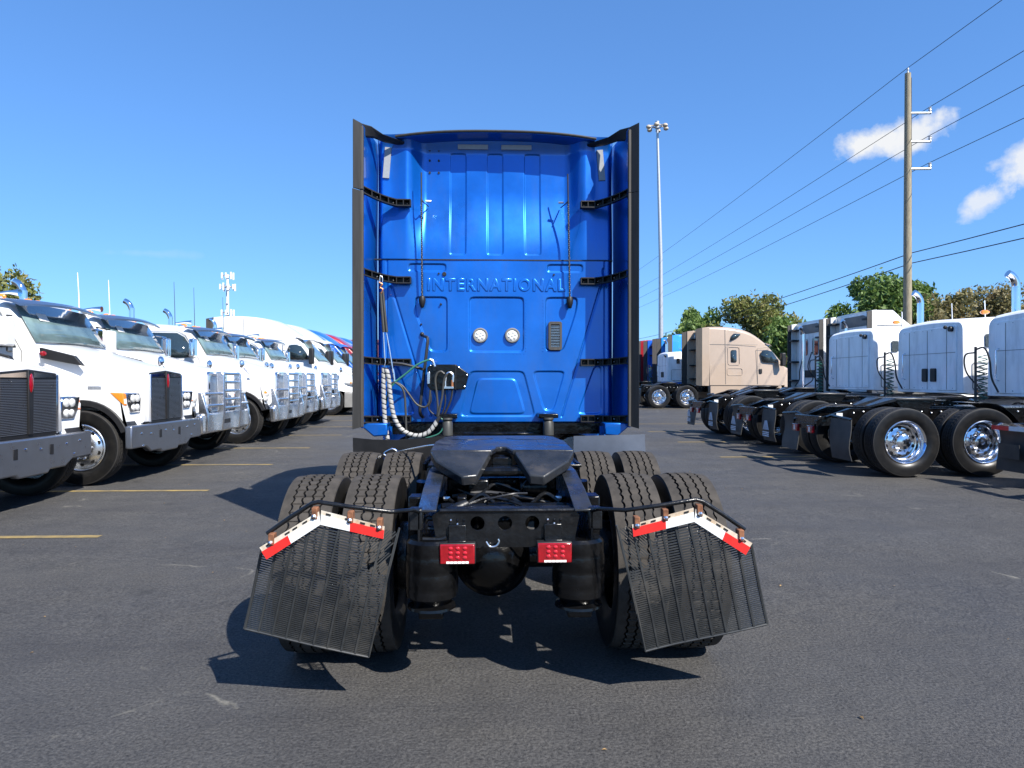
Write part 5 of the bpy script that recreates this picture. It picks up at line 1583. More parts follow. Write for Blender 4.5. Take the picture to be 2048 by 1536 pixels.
# ---------------- aero high-roof sleeper
def aero(paint, rear='plain', name='sleeper_truck', mid=False):
    t = empty(name)
    HZ = (lambda z: z if z < 2.9 else 2.9 + (z - 2.9) * .42) if mid else (lambda z: z if z < 2.9 else 2.9 + (z - 2.9) * .75)
    EX = .2 if mid else 0.0
    hood = loft([(-.04, .80, 1.12, .78, .70, .10, .03), (-.12, .78, 1.28, .95, .86, .16, .04), (-.5, .9, 1.52, 1.10, .92, .2, .05), (-1.0, .95, 1.76, 1.14, .95, .2, .06), (-1.45, .98, 1.98, 1.15, 1.0, .16, .05)], sub=3)
    hood.build('hood', paint, t)
    m = loft([(.0, .32, .80, .90, .90, .08, 0), (-.06, .30, .84, 1.10, 1.10, .08, 0), (-.30, .30, .88, 1.20, 1.18, .08, 0), (-.42, .30, .88, 1.20, 1.18, .08, 0)])
    m.build('bumper', 'cab_grey', t)
    m = MB(); m.prism([(-.50, .78), (.50, .78), (.62, 1.05), (.45, 1.24), (-.45, 1.24), (-.62, 1.05)], 'x', -.14, -.03); gr = m.build('grille', 'mesh_grille', t, bevel=.01)
    for k in range(6):
        m = MB(); m.box(-.031, -.016, -.5, .5, .83 + k * .065, .85 + k * .065); m.build('grille_bar', 'chrome', gr)
    body = loft([(-1.42, 1.05, 1.98, 1.16, 1.06, .12, .05), (-1.78, 1.05, 2.42, 1.18, 1.04, .14, .05), (-2.15, 1.05, 2.86, 1.19, 1.02, .16, .05), (-2.35, 1.05, 3.10, 1.2, 1.02, .2, .05), (-2.75, 1.05, 3.50, 1.2, 1.04, .24, .06),
                 (-3.2, 1.05, 3.80, 1.2, 1.06, .26, .06), (-3.8, 1.05, 3.97, 1.2, 1.08, .24, .05), (-4.4, 1.05, 4.02, 1.2, 1.10, .2, .04), (-4.93, 1.05, 4.0, 1.2, 1.10, .16, .03)], sub=2)
    body.v = [(x, y, HZ(z) if x < -4.3 or not mid else min(HZ(z), 3.36 - max(0, x + 4.5) * .75 if x < -3.7 else 2.78)) for x, y, z in body.v]
    body.build('sleeper_cab', paint, t)
    m = MB(); n = 10
    for (x, z, hw) in ((-1.45, 2.03, .94), (-2.13, 2.85, .84)):
        for k in range(n + 1):
            y = -hw + 2 * hw * k / n
            c = 1 - (y / hw) ** 2
            m.v.append((x + .012 + .03 * c, y, z + .014 + .035 * c))
    m.f = [(k, k + 1, n + 2 + k, n + 1 + k) for k in range(n)]
    ws = m.build('windscreen', 'glass_reflect', t); md = ws.modifiers.new('solid', 'SOLIDIFY'); md.thickness = .01; md.offset = -1
    m = MB(); n = 12
    for k in range(n + 1):
        y = -1.05 + 2.1 * k / n; c = 1 - (y / 1.05) ** 2
        for dx_, dz in ((0, 0), (-.12, .09), (-.3, .14), (-.3, .10), (-.10, .05)):
            m.v.append((-1.98 + .16 * c + dx_, y, 2.84 + .05 * c + dz))
    for i in range(n):
        for k in range(5):
            k2 = (k + 1) % 5
            m.f.append((i * 5 + k, i * 5 + k2, (i + 1) * 5 + k2, (i + 1) * 5 + k))
    m.f += [tuple(range(5)), tuple(n * 5 + k for k in range(5))]
    m.build('sun_visor', paint, t)
    for s in (-1, 1):
        def side(pts, name, material, off=.004, th=.014, bevel=0):
            m = MB()
            for (x, z) in pts:
                yy = 1.20 - (z - 1.05) * .034 if z < 2.9 else 1.137 - (z - 2.9) * .04
                m.v.append((x, s * (yy + off), z))
            m.f = [tuple(range(len(pts)))]
            o = m.build(name, material, t); md = o.modifiers.new('solid', 'SOLIDIFY'); md.thickness = th; md.offset = 0
            return o
        side([(-1.72, 2.10), (-1.86, 2.36), (-2.04, 2.60), (-2.30, 2.66), (-2.50, 2.62), (-2.56, 2.50), (-2.50, 2.16), (-2.42, 2.10)], 'door_window', 'glass')
        side([(x, z) for x, z in rrect(-3.94, -3.68, 2.10, 2.66, .06)], 'sleeper_window', 'glass', .010)
        def ring(pts, nm, mt='cab_grey'):
            m = MB(); m.tube([(x, s * (1.203 - (z - 1.05) * .034 if z < 2.9 else 1.14), z) for x, z in pts + [pts[0]]], .010, 6); m.build(nm, mt, t)
        ring(rrect(-4.08, -3.54, 1.98, 2.80, .08), 'window_panel', paint)
        ring(rrect(-4.12, -3.42, 1.50, 1.82, .08), 'locker_door', paint)
        if not mid: side([(-3.98, 3.10), (-3.90, 3.34), (-3.80, 3.41), (-3.52, 3.40), (-3.50, 3.35), (-3.66, 3.22), (-3.90, 3.09)], 'roof_window', 'glass', .03)
        m = MB(); m.tube([(-2.72, s * 1.205, 1.1), (-2.72, s * 1.145, 2.72), (-2.1, s * 1.14, 2.80)], .010, 6); m.build('door_seam', 'cab_grey', t)
        m = MB(); m.tube([(-4.93, s * 1.142, 2.92), (-2.7, s * 1.142, 2.90)], .008, 6); m.build('roof_seam', 'cab_grey', t)
        m = MB(); m.tube([(-4.2, s * 1.205, 1.1), (-4.2, s * 1.142, 2.92), (-4.2, s * 1.10, HZ(3.9))], .008, 6); m.build('roof_seam', 'cab_grey', t)
        m = MB(); m.box(-2.64, -2.50, s * 1.175 - .02, s * 1.175 + .02, 1.58, 1.80); m.build('door_handle', 'black_plastic', t, bevel=.02)
        m = MB(); m.tube([(-1.66, s * 1.14, 1.98), (-1.60, s * 1.3, 1.98)], .03, 8); mr = m.build('door_mirror', 'black_plastic', t)
        m = MB(); m.box(-1.70, -1.52, s * 1.35 - .12, s * 1.35 + .12, 1.92, 2.52); m.build('mirror_head', 'black_plastic', mr, bevel=.04, bseg=3)
        m = MB(); m.tube([(-.62, s * 1.05, 1.42), (-.56, s * 1.16, 1.60)], .012, 6); hm = m.build('hood_mirror', 'black_plastic', t)
        m = MB(); m.ball((-.56, s * 1.18, 1.70), .12, 12, (.5, .8, 1)); m.build('mirror_head', 'chrome', hm)
        m = MB(); m.ball((-.26, s * .93, 1.22), .22, 16, (1.1, .55, .42)); hl = m.build('headlamp', 'clear_lens', t)
        m = MB(); m.ball((-.22, s * 1.0, 1.22), .09, 10, (1, .6, .6)); m.build('turn_signal', 'amber', hl)
        # rear fairing
        m = MB(); m.prism([(-4.93, 1.02), (-4.93, HZ(3.98)), (-5.30 + EX, HZ(3.93)), (-5.30 + EX, 1.02)], 'y', s * 1.11, s * 1.165); fr = m.build('side_fairing', paint, t, bevel=.01)
        m = MB(); m.prism([(-5.28 + EX, 1.02), (-5.28 + EX, HZ(3.93)), (-5.56 + EX * 1.7, HZ(3.86)), (-5.56 + EX * 1.7, 1.06)], 'y', s * 1.15, s * 1.18); m.build('rubber_strip', 'rubber_lip' , fr)
        for z in (1.35, 2.0, 2.75, HZ(3.4)):
            m = MB(); m.box(-5.2, -4.92, s * 1.12 - (.28 if s > 0 else 0), s * 1.12 + (.28 if s < 0 else 0), z - .03, z + .03); m.build('fairing_bracket', 'black_plastic', fr, bevel=.01)
        m = MB(); m.prism([(-4.9, 1.06), (-1.6, 1.06), (-1.5, .40), (-4.9, .40)], 'y', s * .8, s * 1.17); m.build('side_skirt', paint, t, bevel=.03)
        wheel(t, (-.98, s * 1.03, TR), 0 if s < 0 else PI, 'steer', detail=False)
    m = MB(); m.prism([(-.9, 1.2), (.9, 1.2), (.86, HZ(3.7)), (.6, HZ(3.86)), (-.6, HZ(3.86)), (-.86, HZ(3.7))], 'x', -4.955, -4.925); rw = m.build('rear_panel', paint if rear == 'plain' else 'white_dull', t, bevel=.01)
    if rear != 'plain':
        m = MB(); m.prism([(-.72, 2.95), (.72, 2.95), (.70, HZ(3.62)), (.5, HZ(3.76)), (-.5, HZ(3.76)), (-.70, HZ(3.62))], 'x', -4.975, -4.953); m.build('rear_recess', 'cab_grey', rw, bevel=.012)
        for s in (-1, 1):
            m = MB(); m.prism(rrect(s * .38 - .2, s * .38 + .2, 2.2, 2.78, .1), 'x', -4.975, -4.953); m.build('rear_window', 'glass', rw)
        stack(t, -5.12, .10, .9, HZ(3.5), .06)
        m = MB(); m.tube(smooth_path([(-5.05, -.3, 2.3), (-5.2, -.35, 1.8), (-5.1, -.5, 1.4), (-5.3, -.3, 1.15)]), .018, 6); m.tube(smooth_path([(-5.05, .3, 2.2), (-5.2, .25, 1.7), (-5.1, .5, 1.4), (-5.3, .4, 1.15)]), .018, 6); m.build('air_hose', 'hose_black', t)
        m = MB(); m.box(-4.99, -4.95, -.35, .35, 1.45, 1.7); m.build('connection_box', 'black_plastic', t)
    chassis(t, (-7.26, -5.97), -8.25, -.3, True, 'black_plastic', 'diamond', -4.95)
    return t

for o_, a_ in ((k2, 7), (P_[1], -6), (P_[3], 9)):
    for ch in o_.children:
        if ch.name.split('.')[0] == 'tyre' and abs(ch.location.x + .7) < .05: ch.rotation_euler.z += R(a_)
GS = 'high-roof sleeper trucks in the far left row'
a_w = aero('white_paint', 'rear')
put(a_w, -5.0, 27.6, 'nearest white high-roof sleeper in the left row, white dome behind the chrome-guard trucks', GS)
a2 = copy_tree(a_w); put(a2, -5.0, 30.9, 'second white high-roof sleeper, just before the blue one in the left row', GS)
a3 = copy_tree(a_w, None, {'white_paint': 'royal_paint', 'white_dull': 'royal_paint'}); put(a3, -5.0, 34.2, 'blue sleeper truck between white and red ones in the left row', GS)
a4 = copy_tree(a_w, None, {'white_paint': 'red_paint', 'white_dull': 'red_paint'}); put(a4, -5.0, 37.6, 'dark red sleeper truck near the end of the left row', GS)
a5 = copy_tree(a_w, None, {'white_paint': 'royal_paint', 'white_dull': 'royal_paint'}); put(a5, -5.0, 41.0, 'farthest blue sleeper truck, behind the red one in the left row', GS)
GR = 'tractors backed up to the aisle on the right'
a6 = aero('white_paint', 'rear', mid=True); put(a6, 15.75, 20.2, 'white high-roof tractor with dark rear windows, beside the flat-topped white sleepers', GR)
a7 = copy_tree(a6); put(a7, 15.85, 23.2, 'white high-roof tractor with dark rear windows, in front of the tan truck\'s nose', GR)
a8 = copy_tree(a_w, None, {'white_paint': 'tan_paint', 'white_dull': 'tan_paint'}); put(a8, 15.05, 32.6, 'tan high-roof sleeper truck standing broadside in front of the trees', GR)
for ch in list(a8.children):
    if ch.name.split('.')[0] in ('exhaust_stack', 'air_hose', 'connection_box'): bpy.data.objects.remove(ch)
a9 = copy_tree(a_w, None, {'white_paint': 'sky_paint'}); put(a9, 15.3, 38.6, 'bright blue roofed truck with white back, partly behind the white one beside the tan truck', GR)
a10 = copy_tree(a_w, None, {'white_paint': 'royal_paint', 'white_dull': 'royal_paint'}); put(a10, 15.3, 42.0, 'royal blue sleeper seen beside the blue tractor\'s right edge', GR)
a11 = copy_tree(a_w, None, {'white_paint': 'red_paint', 'white_dull': 'red_paint'}); put(a11, 15.0, 45.0, 'red sleeper, farthest truck at the blue tractor\'s right edge', GR)

# ---------------- flat-top sleeper tractors
def flat():
    t = empty('flat_top_tractor')
    body = loft([(-4.28, 1.18, 2.58, 1.09, 1.06, .14, .04), (-4.20, 1.17, 2.64, 1.12, 1.09, .16, .05), (-3.4, 1.16, 2.68, 1.13, 1.09, .16, .06), (-2.6, 1.1, 2.72, 1.12, 1.06, .16, .06), (-2.1, 1.05, 2.68, 1.1, 1.0, .16, .05), (-1.95, 1.0, 2.6, 1.1, 1.0, .12, .05),
                 (-1.5, 1.0, 1.98, 1.08, 1.0, .12, .04)])
    body.build('sleeper_cab', 'white_dull', t)
    hood = loft([(-1.52, .95, 1.95, 1.0, .9, .16, .05), (-.8, .9, 1.8, .8, .7, .16, .05), (-.1, .85, 1.66, .62, .55, .12, .04)])
    hood.build('hood', 'white_dull', t)
    for s in (-1, 1):
        m = MB(); m.prism([(-.1, .9), (-.12, 1.2), (-.5, 1.35), (-1.5, 1.45), (-1.5, .9)] + arc_pts(-.8, .52, .62, 150, 25, 10), 'y', s * .6, s * 1.12); m.build('fender', 'white_dull', t, bevel=.05)
        wheel(t, (-.8, s * 1.03, TR), 0 if s < 0 else PI, 'steer', detail=False)
        m = MB(); m.cyl((-3.9, s * .82, .75), (-2.2, s * .82, .75), .32, 24); m.build('fuel_tank', 'chrome', t)
        pts = [(-1.85, 1.9), (-2.1, 2.45), (-2.5, 2.5), (-2.5, 1.9)]
        m = MB(); m.v = [(x, s * 1.105, z) for x, z in pts]; m.f = [(0, 1, 2, 3)]; o = m.build('door_window', 'glass', t); md = o.modifiers.new('solid', 'SOLIDIFY'); md.thickness = .03; md.offset = 0
        m = MB(); m.prism(rrect(-3.86, -3.70, 2.08, 2.34, .03), 'y', s * 1.10, s * 1.125); m.build('sleeper_window', 'glass', t)
        m = MB(); m.tube([(x, s * 1.13, z) for x, z in rrect(-4.12, -3.45, 1.24, 1.78, .05) + [(-3.45, 1.72)]], .008, 6); m.build('locker_door', 'cab_grey', t)
        stack(t, -4.0 + .2, s * 1.02, 2.3, 3.42, .07) if s > 0 else None
        m = MB(); m.tube([(-2.3, s * 1.0, 2.7), (-2.32, s * 1.0, 3.25)], .01, 6); m.build('whip_antenna', 'white_dull', t)
    m = MB(); m.box(-4.30, -4.27, -.9, .9, 1.22, 2.52); m.build('rear_panel', 'white_dull', t, bevel=.02)
    for y in (-.22, .06):
        m = MB(); m.prism(rrect(y - .08, y + .08, 1.40, 1.68, .03), 'x', -4.34, -4.29); m.build('rear_pad', 'black_plastic', t, bevel=.006)
    for y in (-.62, 0, .62):
        m = MB(); m.box(-4.306, -4.298, y - .004, y + .004, 1.24, 2.48); m.build('panel_seam', 'cab_grey', t)
    m = MB(); m.box(-4.306, -4.298, -.88, .88, 1.985, 1.993); m.build('panel_seam', 'cab_grey', t)
    for y in (-.8, -.45, -.15, .15, .45, .8):
        m = MB(); m.ball((-4.30, y, 2.47), .012, 6); m.ball((-4.30, y, 1.27), .012, 6); m.build('rivet', 'aluminium', t)
    m = MB(); m.tube([(-4.30, .78, 1.45), (-4.36, .78, 1.48), (-4.36, .78, 2.0), (-4.30, .78, 2.03)], .014, 6); m.build('grab_handle', 'aluminium', t)
    for s in (-1, 1):
        m = MB(); m.tube([(-2.62, s * 1.125, 1.12), (-2.62, s * 1.11, 2.6)], .007, 6); m.build('cab_seam', 'cab_grey', t)
        m = MB(); m.box(-3.5, -3.36, s * 1.135 - .012, s * 1.135 + .012, 1.50, 1.54); m.build('locker_latch', 'black_plastic', t, bevel=.004)
        m = MB(); m.tube([(-2.55, s * 1.12, 1.3), (-2.55, s * 1.17, 1.35), (-2.55, s * 1.17, 2.1), (-2.55, s * 1.11, 2.15)], .014, 6); m.build('grab_handle', 'aluminium', t)
        for x in (-4.0, -3.3):
            m = MB(); m.ball((x, s * 1.125, 1.22), .03, 8, (1.4, .5, .6)); m.build('marker_lamp', 'amber', t)
    m = MB(); m.cyl((-4.36, -.78, 2.46), (-4.29, -.78, 2.46), .055, 12); m.ball((-4.36, -.66, 2.50), .04, 8); m.build('work_light', 'black_plastic', t)
    m = MB(); m.ball((-3.2, -.2, 2.86), .07, 10, (1.4, 1, .7)); m.build('beacon', 'amber', t)
    m = MB(); m.cyl((-4.9, .55, 1.0), (-4.9, .55, 2.05), .022, 8); m.tube(smooth_path([(-4.9, .55, 2.0), (-4.85, .40, 2.02), (-4.8, .34, 1.8), (-4.75, .36, 1.5), (-4.6, .4, 1.25)]), .016, 6); m.tube(smooth_path([(-4.9, .55, 1.95), (-4.95, .75, 1.9), (-4.9, .78, 1.6), (-4.7, .7, 1.3)]), .014, 6)
    m.build('hose_mast', 'hose_black', t)
    m = MB()
    P = [(-4.82 + .07 * math.cos(a * .9), .48 + .07 * math.sin(a * .9), 1.9 - a * .012) for a in range(66)]
    m.tube(P, .009, 5); m.build('coiled_hose', 'hose_green', t)
    m = MB()
    P = [(-4.76 + .06 * math.cos(a * .9), .62 + .06 * math.sin(a * .9), 1.72 - a * .011) for a in range(56)]
    m.tube(P, .009, 5); m.build('coiled_hose', 'hose_grey', t)
    chassis(t, (-7.22, -6.0), -8.22, -.2, 'black', 'flap_grey', None, -4.28)
    m = MB(); m.box(-7.9, -7.8, -.432, -.428, .86, .93); m.build('inspection_sticker', 'tape_white', t)
    return t
f1 = flat()
put(f1, 13.43, 11.4, 'black-framed white tractor with two big polished dual wheels at the right', GR)
f2 = copy_tree(f1); put(f2, 13.55, 14.4, 'flat-topped white sleeper directly behind the tractor with polished wheels', GR)
f3 = copy_tree(f1)
for ch in list(f3.children):
    if ch.name.split('.')[0] in ('exhaust_stack', 'rear_pad'): bpy.data.objects.remove(ch)
put(f3, 13.4, 17.3, 'flat-topped white sleeper, farthest from camera of the flat-topped ones', GR)
f0 = copy_tree(f1); put(f0, 15.15, 8.3, 'tractor cut off by the right edge, only its marked mud flap showing', GR)
f4 = copy_tree(f1); put(f4, 13.35, 35.8, 'flat-topped white tractor between the tan truck and the bright blue roof', GR)
# the right-edge tractor carries a marker strip and a printed flap
for s in (1,):
    m = MB(); m.box(-8.135, -8.115, .58, 1.22, .86, .90); mk = m.build('marker_bar', 'chrome', f0)
    m = MB(); m.box(-8.142, -8.134, .90, 1.22, .80, .86); m.build('tape', 'tape_red', mk)
    m = MB(); m.box(-8.142, -8.134, .58, .898, .80, .86); m.build('tape', 'tape_white', mk)
    m = MB(); m.box(-8.150, -8.142, .70, 1.08, .42, .62); m.build('flap_print', 'flap_grey', mk)
for o_ in (a_w, a2, a3, a4, a5):
    for ch in list(o_.children):
        if ch.name.split('.')[0] == 'roof_window': bpy.data.objects.remove(ch)
# printed flaps on the next two
for o, kind in ((f2, 1), (f3, 1)):
    for s in (-1, 1):
        m = MB(); cy = s * .9
        xl = -8.145
        for k in range(6): m.prism([(cy - .14 + k * .05, .46), (cy - .12 + k * .05, .46), (cy - .05 + k * .018, .64), (cy - .06 + k * .018, .64)], 'x', xl, xl + .006)
        for zz in (.40, .365, .33): m.box(xl, xl + .006, cy - .15, cy + .15, zz, zz + .02)
        m.build('flap_print', 'logo_white', o)

# ------------------------------------------------------------------ poles, wires, mast, tower
XP = WX(1833, 30.0)
def utility_pole(y, h, label):
    o = empty('utility_pole', (XP, y, g(y)))
    tag(o, label, 'pole', 'utility poles')
    m = MB(); m.tube([(0, 0, -.5), (0, 0, h * .5), (0, 0, h)], [.19, .165, .125], 16); m.build('post', 'wood_pole', o)
    m = MB(); m.lathe([(.06, 0), (.03, .1), (.05, .15), (.05, .2), (.02, .26), (0, .26)], (0, 0, h), 'z', 10); m.build('insulator', 'galvanised', o)
    for dz in (1.75, 3.0, 4.2):
        m = MB(); m.tube([(.1, -.05, h - dz - .02), (1.0, -.05, h - dz)], .05, 8); a = m.build('crossarm', 'galvanised', o)
        m = MB(); m.lathe([(.07, 0), (.05, .08), (.075, .12), (.05, .18), (.07, .22), (.03, .28), (0, .28)], (.97, -.05, h - dz), 'z', 10); m.build('insulator', 'galvanised', a)
    m = MB(); m.tube([(.17, -.02, .2), (.15, -.05, h * .4), (.13, -.05, h - .2)], .012, 6); m.build('ground_wire', 'wire', o)
    m = MB(); m.tube([(-.04, -.19, .3), (-.04, -.18, 3.6)], .05, 8); m.build('conduit', 'galvanised', o)
HP = 15.1 - g(30)
utility_pole(30, HP, 'tall weathered wooden utility pole rising behind the white sleepers')
utility_pole(100, 15.1 - g(100), 'distant utility pole hidden behind the blue tractor')
for nm, (dx, z, sag) in {'top wire at the tip of the pole': (0, 15.35, .25), 'wire on the upper arm of the pole': (.97, 15.1 - 1.75 + .28, .25), 'wire on the middle arm of the pole': (.97, 15.1 - 3.0 + .28, .25),
                         'wire on the lowest arm of the pole': (.97, 15.1 - 4.2 + .28, .25), 'upper of the two low cables on the pole': (.18, 7.2, .5), 'lower of the two low cables on the pole': (.18, 6.75, .6)}.items():
    m = MB()
    P = []
    for (ya, yb_, n) in ((-20, 30, 14), (30, 100, 20)):
        for k in range(n + (1 if yb_ == 100 else 0)):
            t = k / n
            P.append((XP + dx, ya + (yb_ - ya) * t, z - 4 * sag * t * (1 - t) * (yb_ - ya) / 60))
    m.tube(P, .013 if z > 8 else .02, 6)
    tag(m.build('power_line', 'wire'), 'dark ' + nm, 'wire', 'overhead wires')

# high mast light
ym = 70
xm = WX(1324, ym)
mast = empty('high_mast_light', (xm, ym, g(ym)))
tag(mast, 'tall slender grey mast topped by a ring of floodlights', 'light mast')
hm_ = WZ(248, ym) - g(ym)
m = MB(); m.tube([(.05, 0, 0), (0, 0, hm_ * .5), (-.35, 0, hm_)], [.27, .2, .12], 14); m.build('pole', 'galvanised', mast)
m = MB(); m.lathe([(.45, 0), (.5, .08), (.45, .16), (.4, .08), (.45, 0)], (-.35, 0, hm_ - .1), 'z', 16); m.cyl((-.35, 0, hm_ - .3), (-.35, 0, hm_ + .45), .2, 10); m.build('ring', 'galvanised', mast)
for k in range(6):
    a = 2 * PI * k / 6 + .2
    m = MB(); m.tube([(-.35 + .4 * math.cos(a), .4 * math.sin(a), hm_), (-.35 + .9 * math.cos(a), .9 * math.sin(a), hm_ - .05)], .05, 6); m.ball((-.35 + .95 * math.cos(a), .95 * math.sin(a), hm_ - .18), .27, 10, (1, 1, .75))
    m.build('floodlight', 'cream_steel', mast)

# cell tower
yt = 120
xt = WX(463, yt)
tw = empty('cell_tower', (xt, yt, g(yt)))
tag(tw, 'white antenna tower on the skyline above the left row of trucks', 'tower')
ht = WZ(566, yt) - g(yt)
m = MB(); m.tube([(0, 0, 0), (0, 0, ht + 1.2)], [.35, .22], 12); m.build('pole', 'tower_white', tw)
for zc, n, r in ((ht + 1.0, 7, .95), (ht - .9, 9, 1.2), (ht - 5.3, 7, 1.0)):
    m = MB(); m.lathe([(r * .8, -.06), (r * .8, .06), (r * .7, .06), (r * .7, -.06), (r * .8, -.06)], (0, 0, zc), 'z', 20)
    for k in range(3):
        a = 2 * PI * k / 3 + .5; m.tube([(0, 0, zc), (r * .8 * math.cos(a), r * .8 * math.sin(a), zc)], .06, 6)
    m.build('antenna_platform', 'galvanised', tw)
    for k in range(n):
        a = 2 * PI * k / n + .3
        h2 = .48 + .2 * (k % 3 == 0)
        m = MB(); cx, cy = r * math.cos(a), r * math.sin(a)
        m.box(cx - .12, cx + .12, cy - .10, cy + .10, zc - h2, zc + h2 * .8); m.build('antenna_panel', 'tower_white', tw)
m = MB()
for k in range(9): m.box(-.25, .25, -.4, -.3, 2 + k * 1.5, 2.15 + k * 1.5)
m.build('ladder_rung', 'galvanised', tw)

# low brick building far behind the left row
bl = empty('brick_building', (-26, 118, g(118)))
tag(bl, 'low brick-red building far behind the left row of trucks', 'building')
m = MB(); m.box(-16, 12, 0, 14, 0, 7.4); wl = m.build('wall', 'brick_red', bl)
m = MB(); m.box(-16.3, 12.3, -.3, 14.3, 7.4, 7.9); m.build('roof', 'brick_red', bl, bevel=.05)
for k in range(7):
    m = MB(); m.box(-14 + k * 3.6, -12 + k * 3.6, -.04, .05, 3.2, 5.0); f_ = m.build('window', 'glass', bl)
    m = MB(); m.box(-14.2 + k * 3.6, -11.8 + k * 3.6, -.15, .05, 3.0, 3.17); m.build('sill', 'tower_white', f_)
m = MB(); m.box(9.5, 10.7, -.05, .05, 0, 2.3); m.build('door', 'cab_grey', bl)

# ------------------------------------------------------------------ trees
def leaf_mat(name, c1, c2, c3):
    m = bpy.data.materials.new(name); m.use_nodes = True
    nt = m.node_tree; b = nt.nodes['Principled BSDF']
    t = nt.nodes.new('ShaderNodeTexCoord')
    n = nt.nodes.new('ShaderNodeTexNoise'); n.inputs['Scale'].default_value = 1.1; n.inputs['Detail'].default_value = 5; n.inputs['Roughness'].default_value = .7
    nt.links.new(t.outputs['Object'], n.inputs['Vector'])
    r = nt.nodes.new('ShaderNodeValToRGB')
    r.color_ramp.elements[0].position = .3; r.color_ramp.elements[1].position = .72
    r.color_ramp.elements[0].color = (*c1, 1); r.color_ramp.elements[1].color = (*c3, 1)
    e = r.color_ramp.elements.new(.5); e.color = (*c2, 1)
    nt.links.new(n.outputs[0], r.inputs[0]); nt.links.new(r.outputs[0], b.inputs['Base Color'])
    b.inputs['Roughness'].default_value = .6
    b.inputs['Subsurface Weight'].default_value = 0
    tr = nt.nodes.new('ShaderNodeBsdfTranslucent'); nt.links.new(r.outputs[0], tr.inputs['Color'])
    mx = nt.nodes.new('ShaderNodeMixShader'); mx.inputs[0].default_value = .3
    out_ = nt.nodes['Material Output']
    nt.links.new(b.outputs[0], mx.inputs[1]); nt.links.new(tr.outputs[0], mx.inputs[2]); nt.links.new(mx.outputs[0], out_.inputs[0])
    MATS[name] = m
leaf_mat('leaf_green', (.075, .125, .028), (.12, .195, .042), (.165, .235, .06))
leaf_mat('leaf_turning', (.10, .14, .035), (.17, .19, .05), (.26, .19, .075))
leaf_mat('leaf_brown', (.14, .145, .05), (.21, .185, .075), (.28, .19, .095))

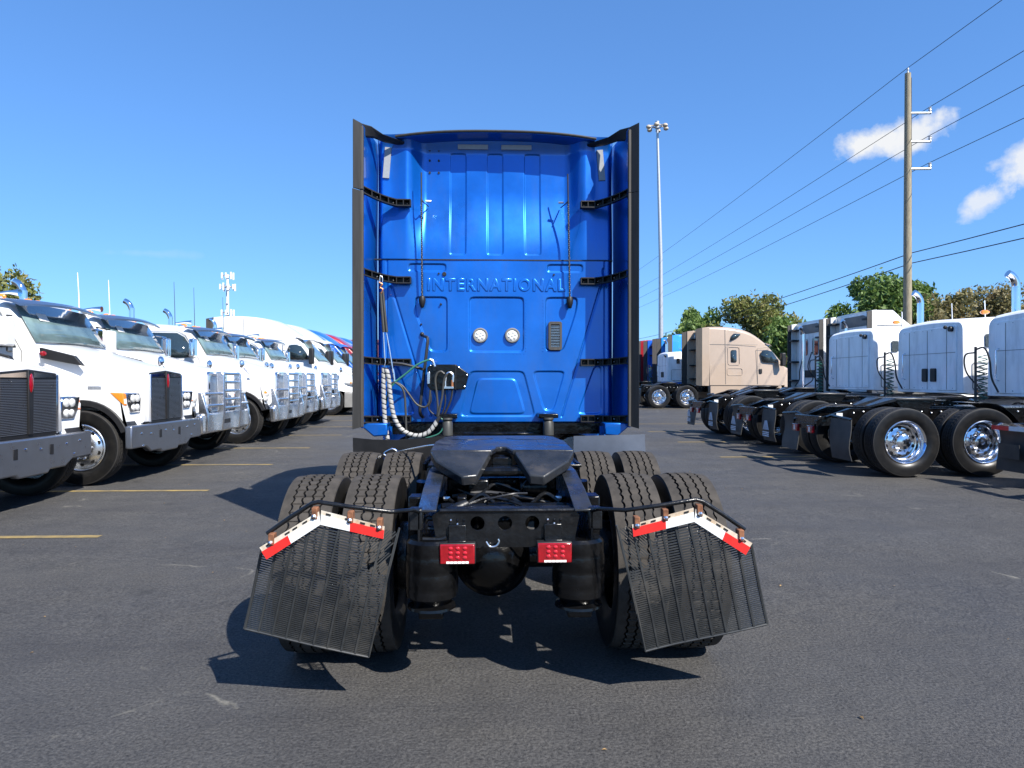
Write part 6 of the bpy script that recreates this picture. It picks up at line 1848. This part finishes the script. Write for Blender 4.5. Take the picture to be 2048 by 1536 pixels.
def tree(name, label, x, y, rx, ry, z0, z1, material, leaves, size, seed, lobes=22, trunk=True, group='trees beyond the lot'):
    rnd = random.Random(seed)
    o = empty(name, (x, y, g(y)))
    tag(o, label, 'tree', group)
    H = z1 - z0
    L = []
    for k in range(lobes):
        a = rnd.uniform(0, 2 * PI); q = (rnd.random() ** .4 * .85) if k % 3 else rnd.uniform(0, .45)
        zt_ = rnd.uniform(.10, .90)
        sh = math.sqrt(max(.05, 1 - ((zt_ - .42) / .62) ** 2))
        r = rnd.uniform(.20, .34) * (1 if lobes < 40 else .85)
        L.append((math.cos(a) * q * rx * sh * 1.12, math.sin(a) * q * ry * sh, z0 + H * zt_, r * rx, r * ry, r * H * .62))
    V, F = [], []
    for k in range(leaves):
        c = L[rnd.randrange(lobes)]
        u = rnd.uniform(-1, 1); a = rnd.uniform(0, 2 * PI); q = math.sqrt(1 - u * u)
        rad = rnd.uniform(.62, 1.12) if rnd.random() < .85 else rnd.uniform(1.0, 1.35)
        p = Vector((c[0] + c[3] * rad * q * math.cos(a), c[1] + c[4] * rad * q * math.sin(a), c[2] + c[5] * rad * u))
        nrm = Vector((rnd.uniform(-1, 1), rnd.uniform(-1, 1), rnd.uniform(-.4, 1))).normalized()
        t1 = nrm.orthogonal().normalized()
        t1 = (t1 * math.cos(a) + nrm.cross(t1) * math.sin(a)).normalized()
        t2 = nrm.cross(t1)
        s = size * rnd.choice((.55, .7, .9, 1.1, 1.5))
        i = len(V)
        V += [p - t1 * s, p + t2 * s * .45 - t1 * .1 * s, p + t1 * s, p - t2 * s * .45 + t1 * .1 * s]
        F.append((i, i + 1, i + 2, i + 3))
    me = bpy.data.meshes.new('crown'); me.from_pydata([tuple(v) for v in V], [], F); me.update()
    link('crown', me, material, o)
    m = MB()
    m.tube([(0, 0, -.3), (.1, 0, z0 * .6 + .2), (.05, .1, z0 + H * .45)], [.28, .2, .1], 10)
    tr_ = m.build('trunk', 'bark', o)
    for c in L[:9]:
        m = MB(); m.tube([(.08, .05, z0 + H * rnd.uniform(.02, .25)), (c[0] * .5, c[1] * .5, (z0 + c[2]) / 2 + .3), (c[0], c[1], c[2])], [.09, .06, .03], 6); m.build('limb', 'bark', tr_)
def T(px0, px1, py, y): return (WX((px0 + px1) / 2, y), (px1 - px0) / 2 / FPX * y, WZ(py, y) - g(y))
x, rx, z1 = T(1340, 1445, 622, 58); tree('green_tree', 'small green tree just right of the tall light mast', x, 58, rx * 1.05, 2.6, 1.5, z1, 'leaf_green', 9000, .17, 3, 18)
x, rx, z1 = T(1425, 1590, 596, 54); tree('green_tree', 'green tree turning yellow at the top, behind the tan truck', x, 54, rx * 1.05, 3.2, 1.5, z1, 'leaf_turning', 13000, .17, 11, 26)
x, rx, z1 = T(1500, 1650, 640, 50); tree('green_tree', 'low green tree behind the tan truck\'s windscreen', x, 50, rx, 2.5, .6, z1, 'leaf_green', 9000, .17, 5, 20)
x, rx, z1 = T(1655, 1900, 545, 48); tree('green_tree', 'large green tree behind the wooden utility pole', x, 48, rx * 1.08, 3.6, 1.2, z1, 'leaf_green', 30000, .16, 9, 44)
x, rx, z1 = T(1850, 1985, 585, 46); tree('brown_tree', 'brownish bushy tree right of the wooden utility pole', x, 46, rx * 1.1, 3, .5, z1, 'leaf_brown', 12000, .14, 14, 24)
x, rx, z1 = T(1950, 2110, 580, 47); tree('brown_tree', 'brownish bushy tree at the right edge of the picture', x, 47, rx * 1.1, 3, .5, z1, 'leaf_brown', 12000, .14, 21, 24)
x, rx, z1 = T(-110, 104, 540, 45); tree('turning_tree', 'yellow-green tree behind the white trucks at the left edge', x, 45, rx * 1.1, 3, 1.2, z1 + .4, 'leaf_turning', 12000, .17, 17, 24)
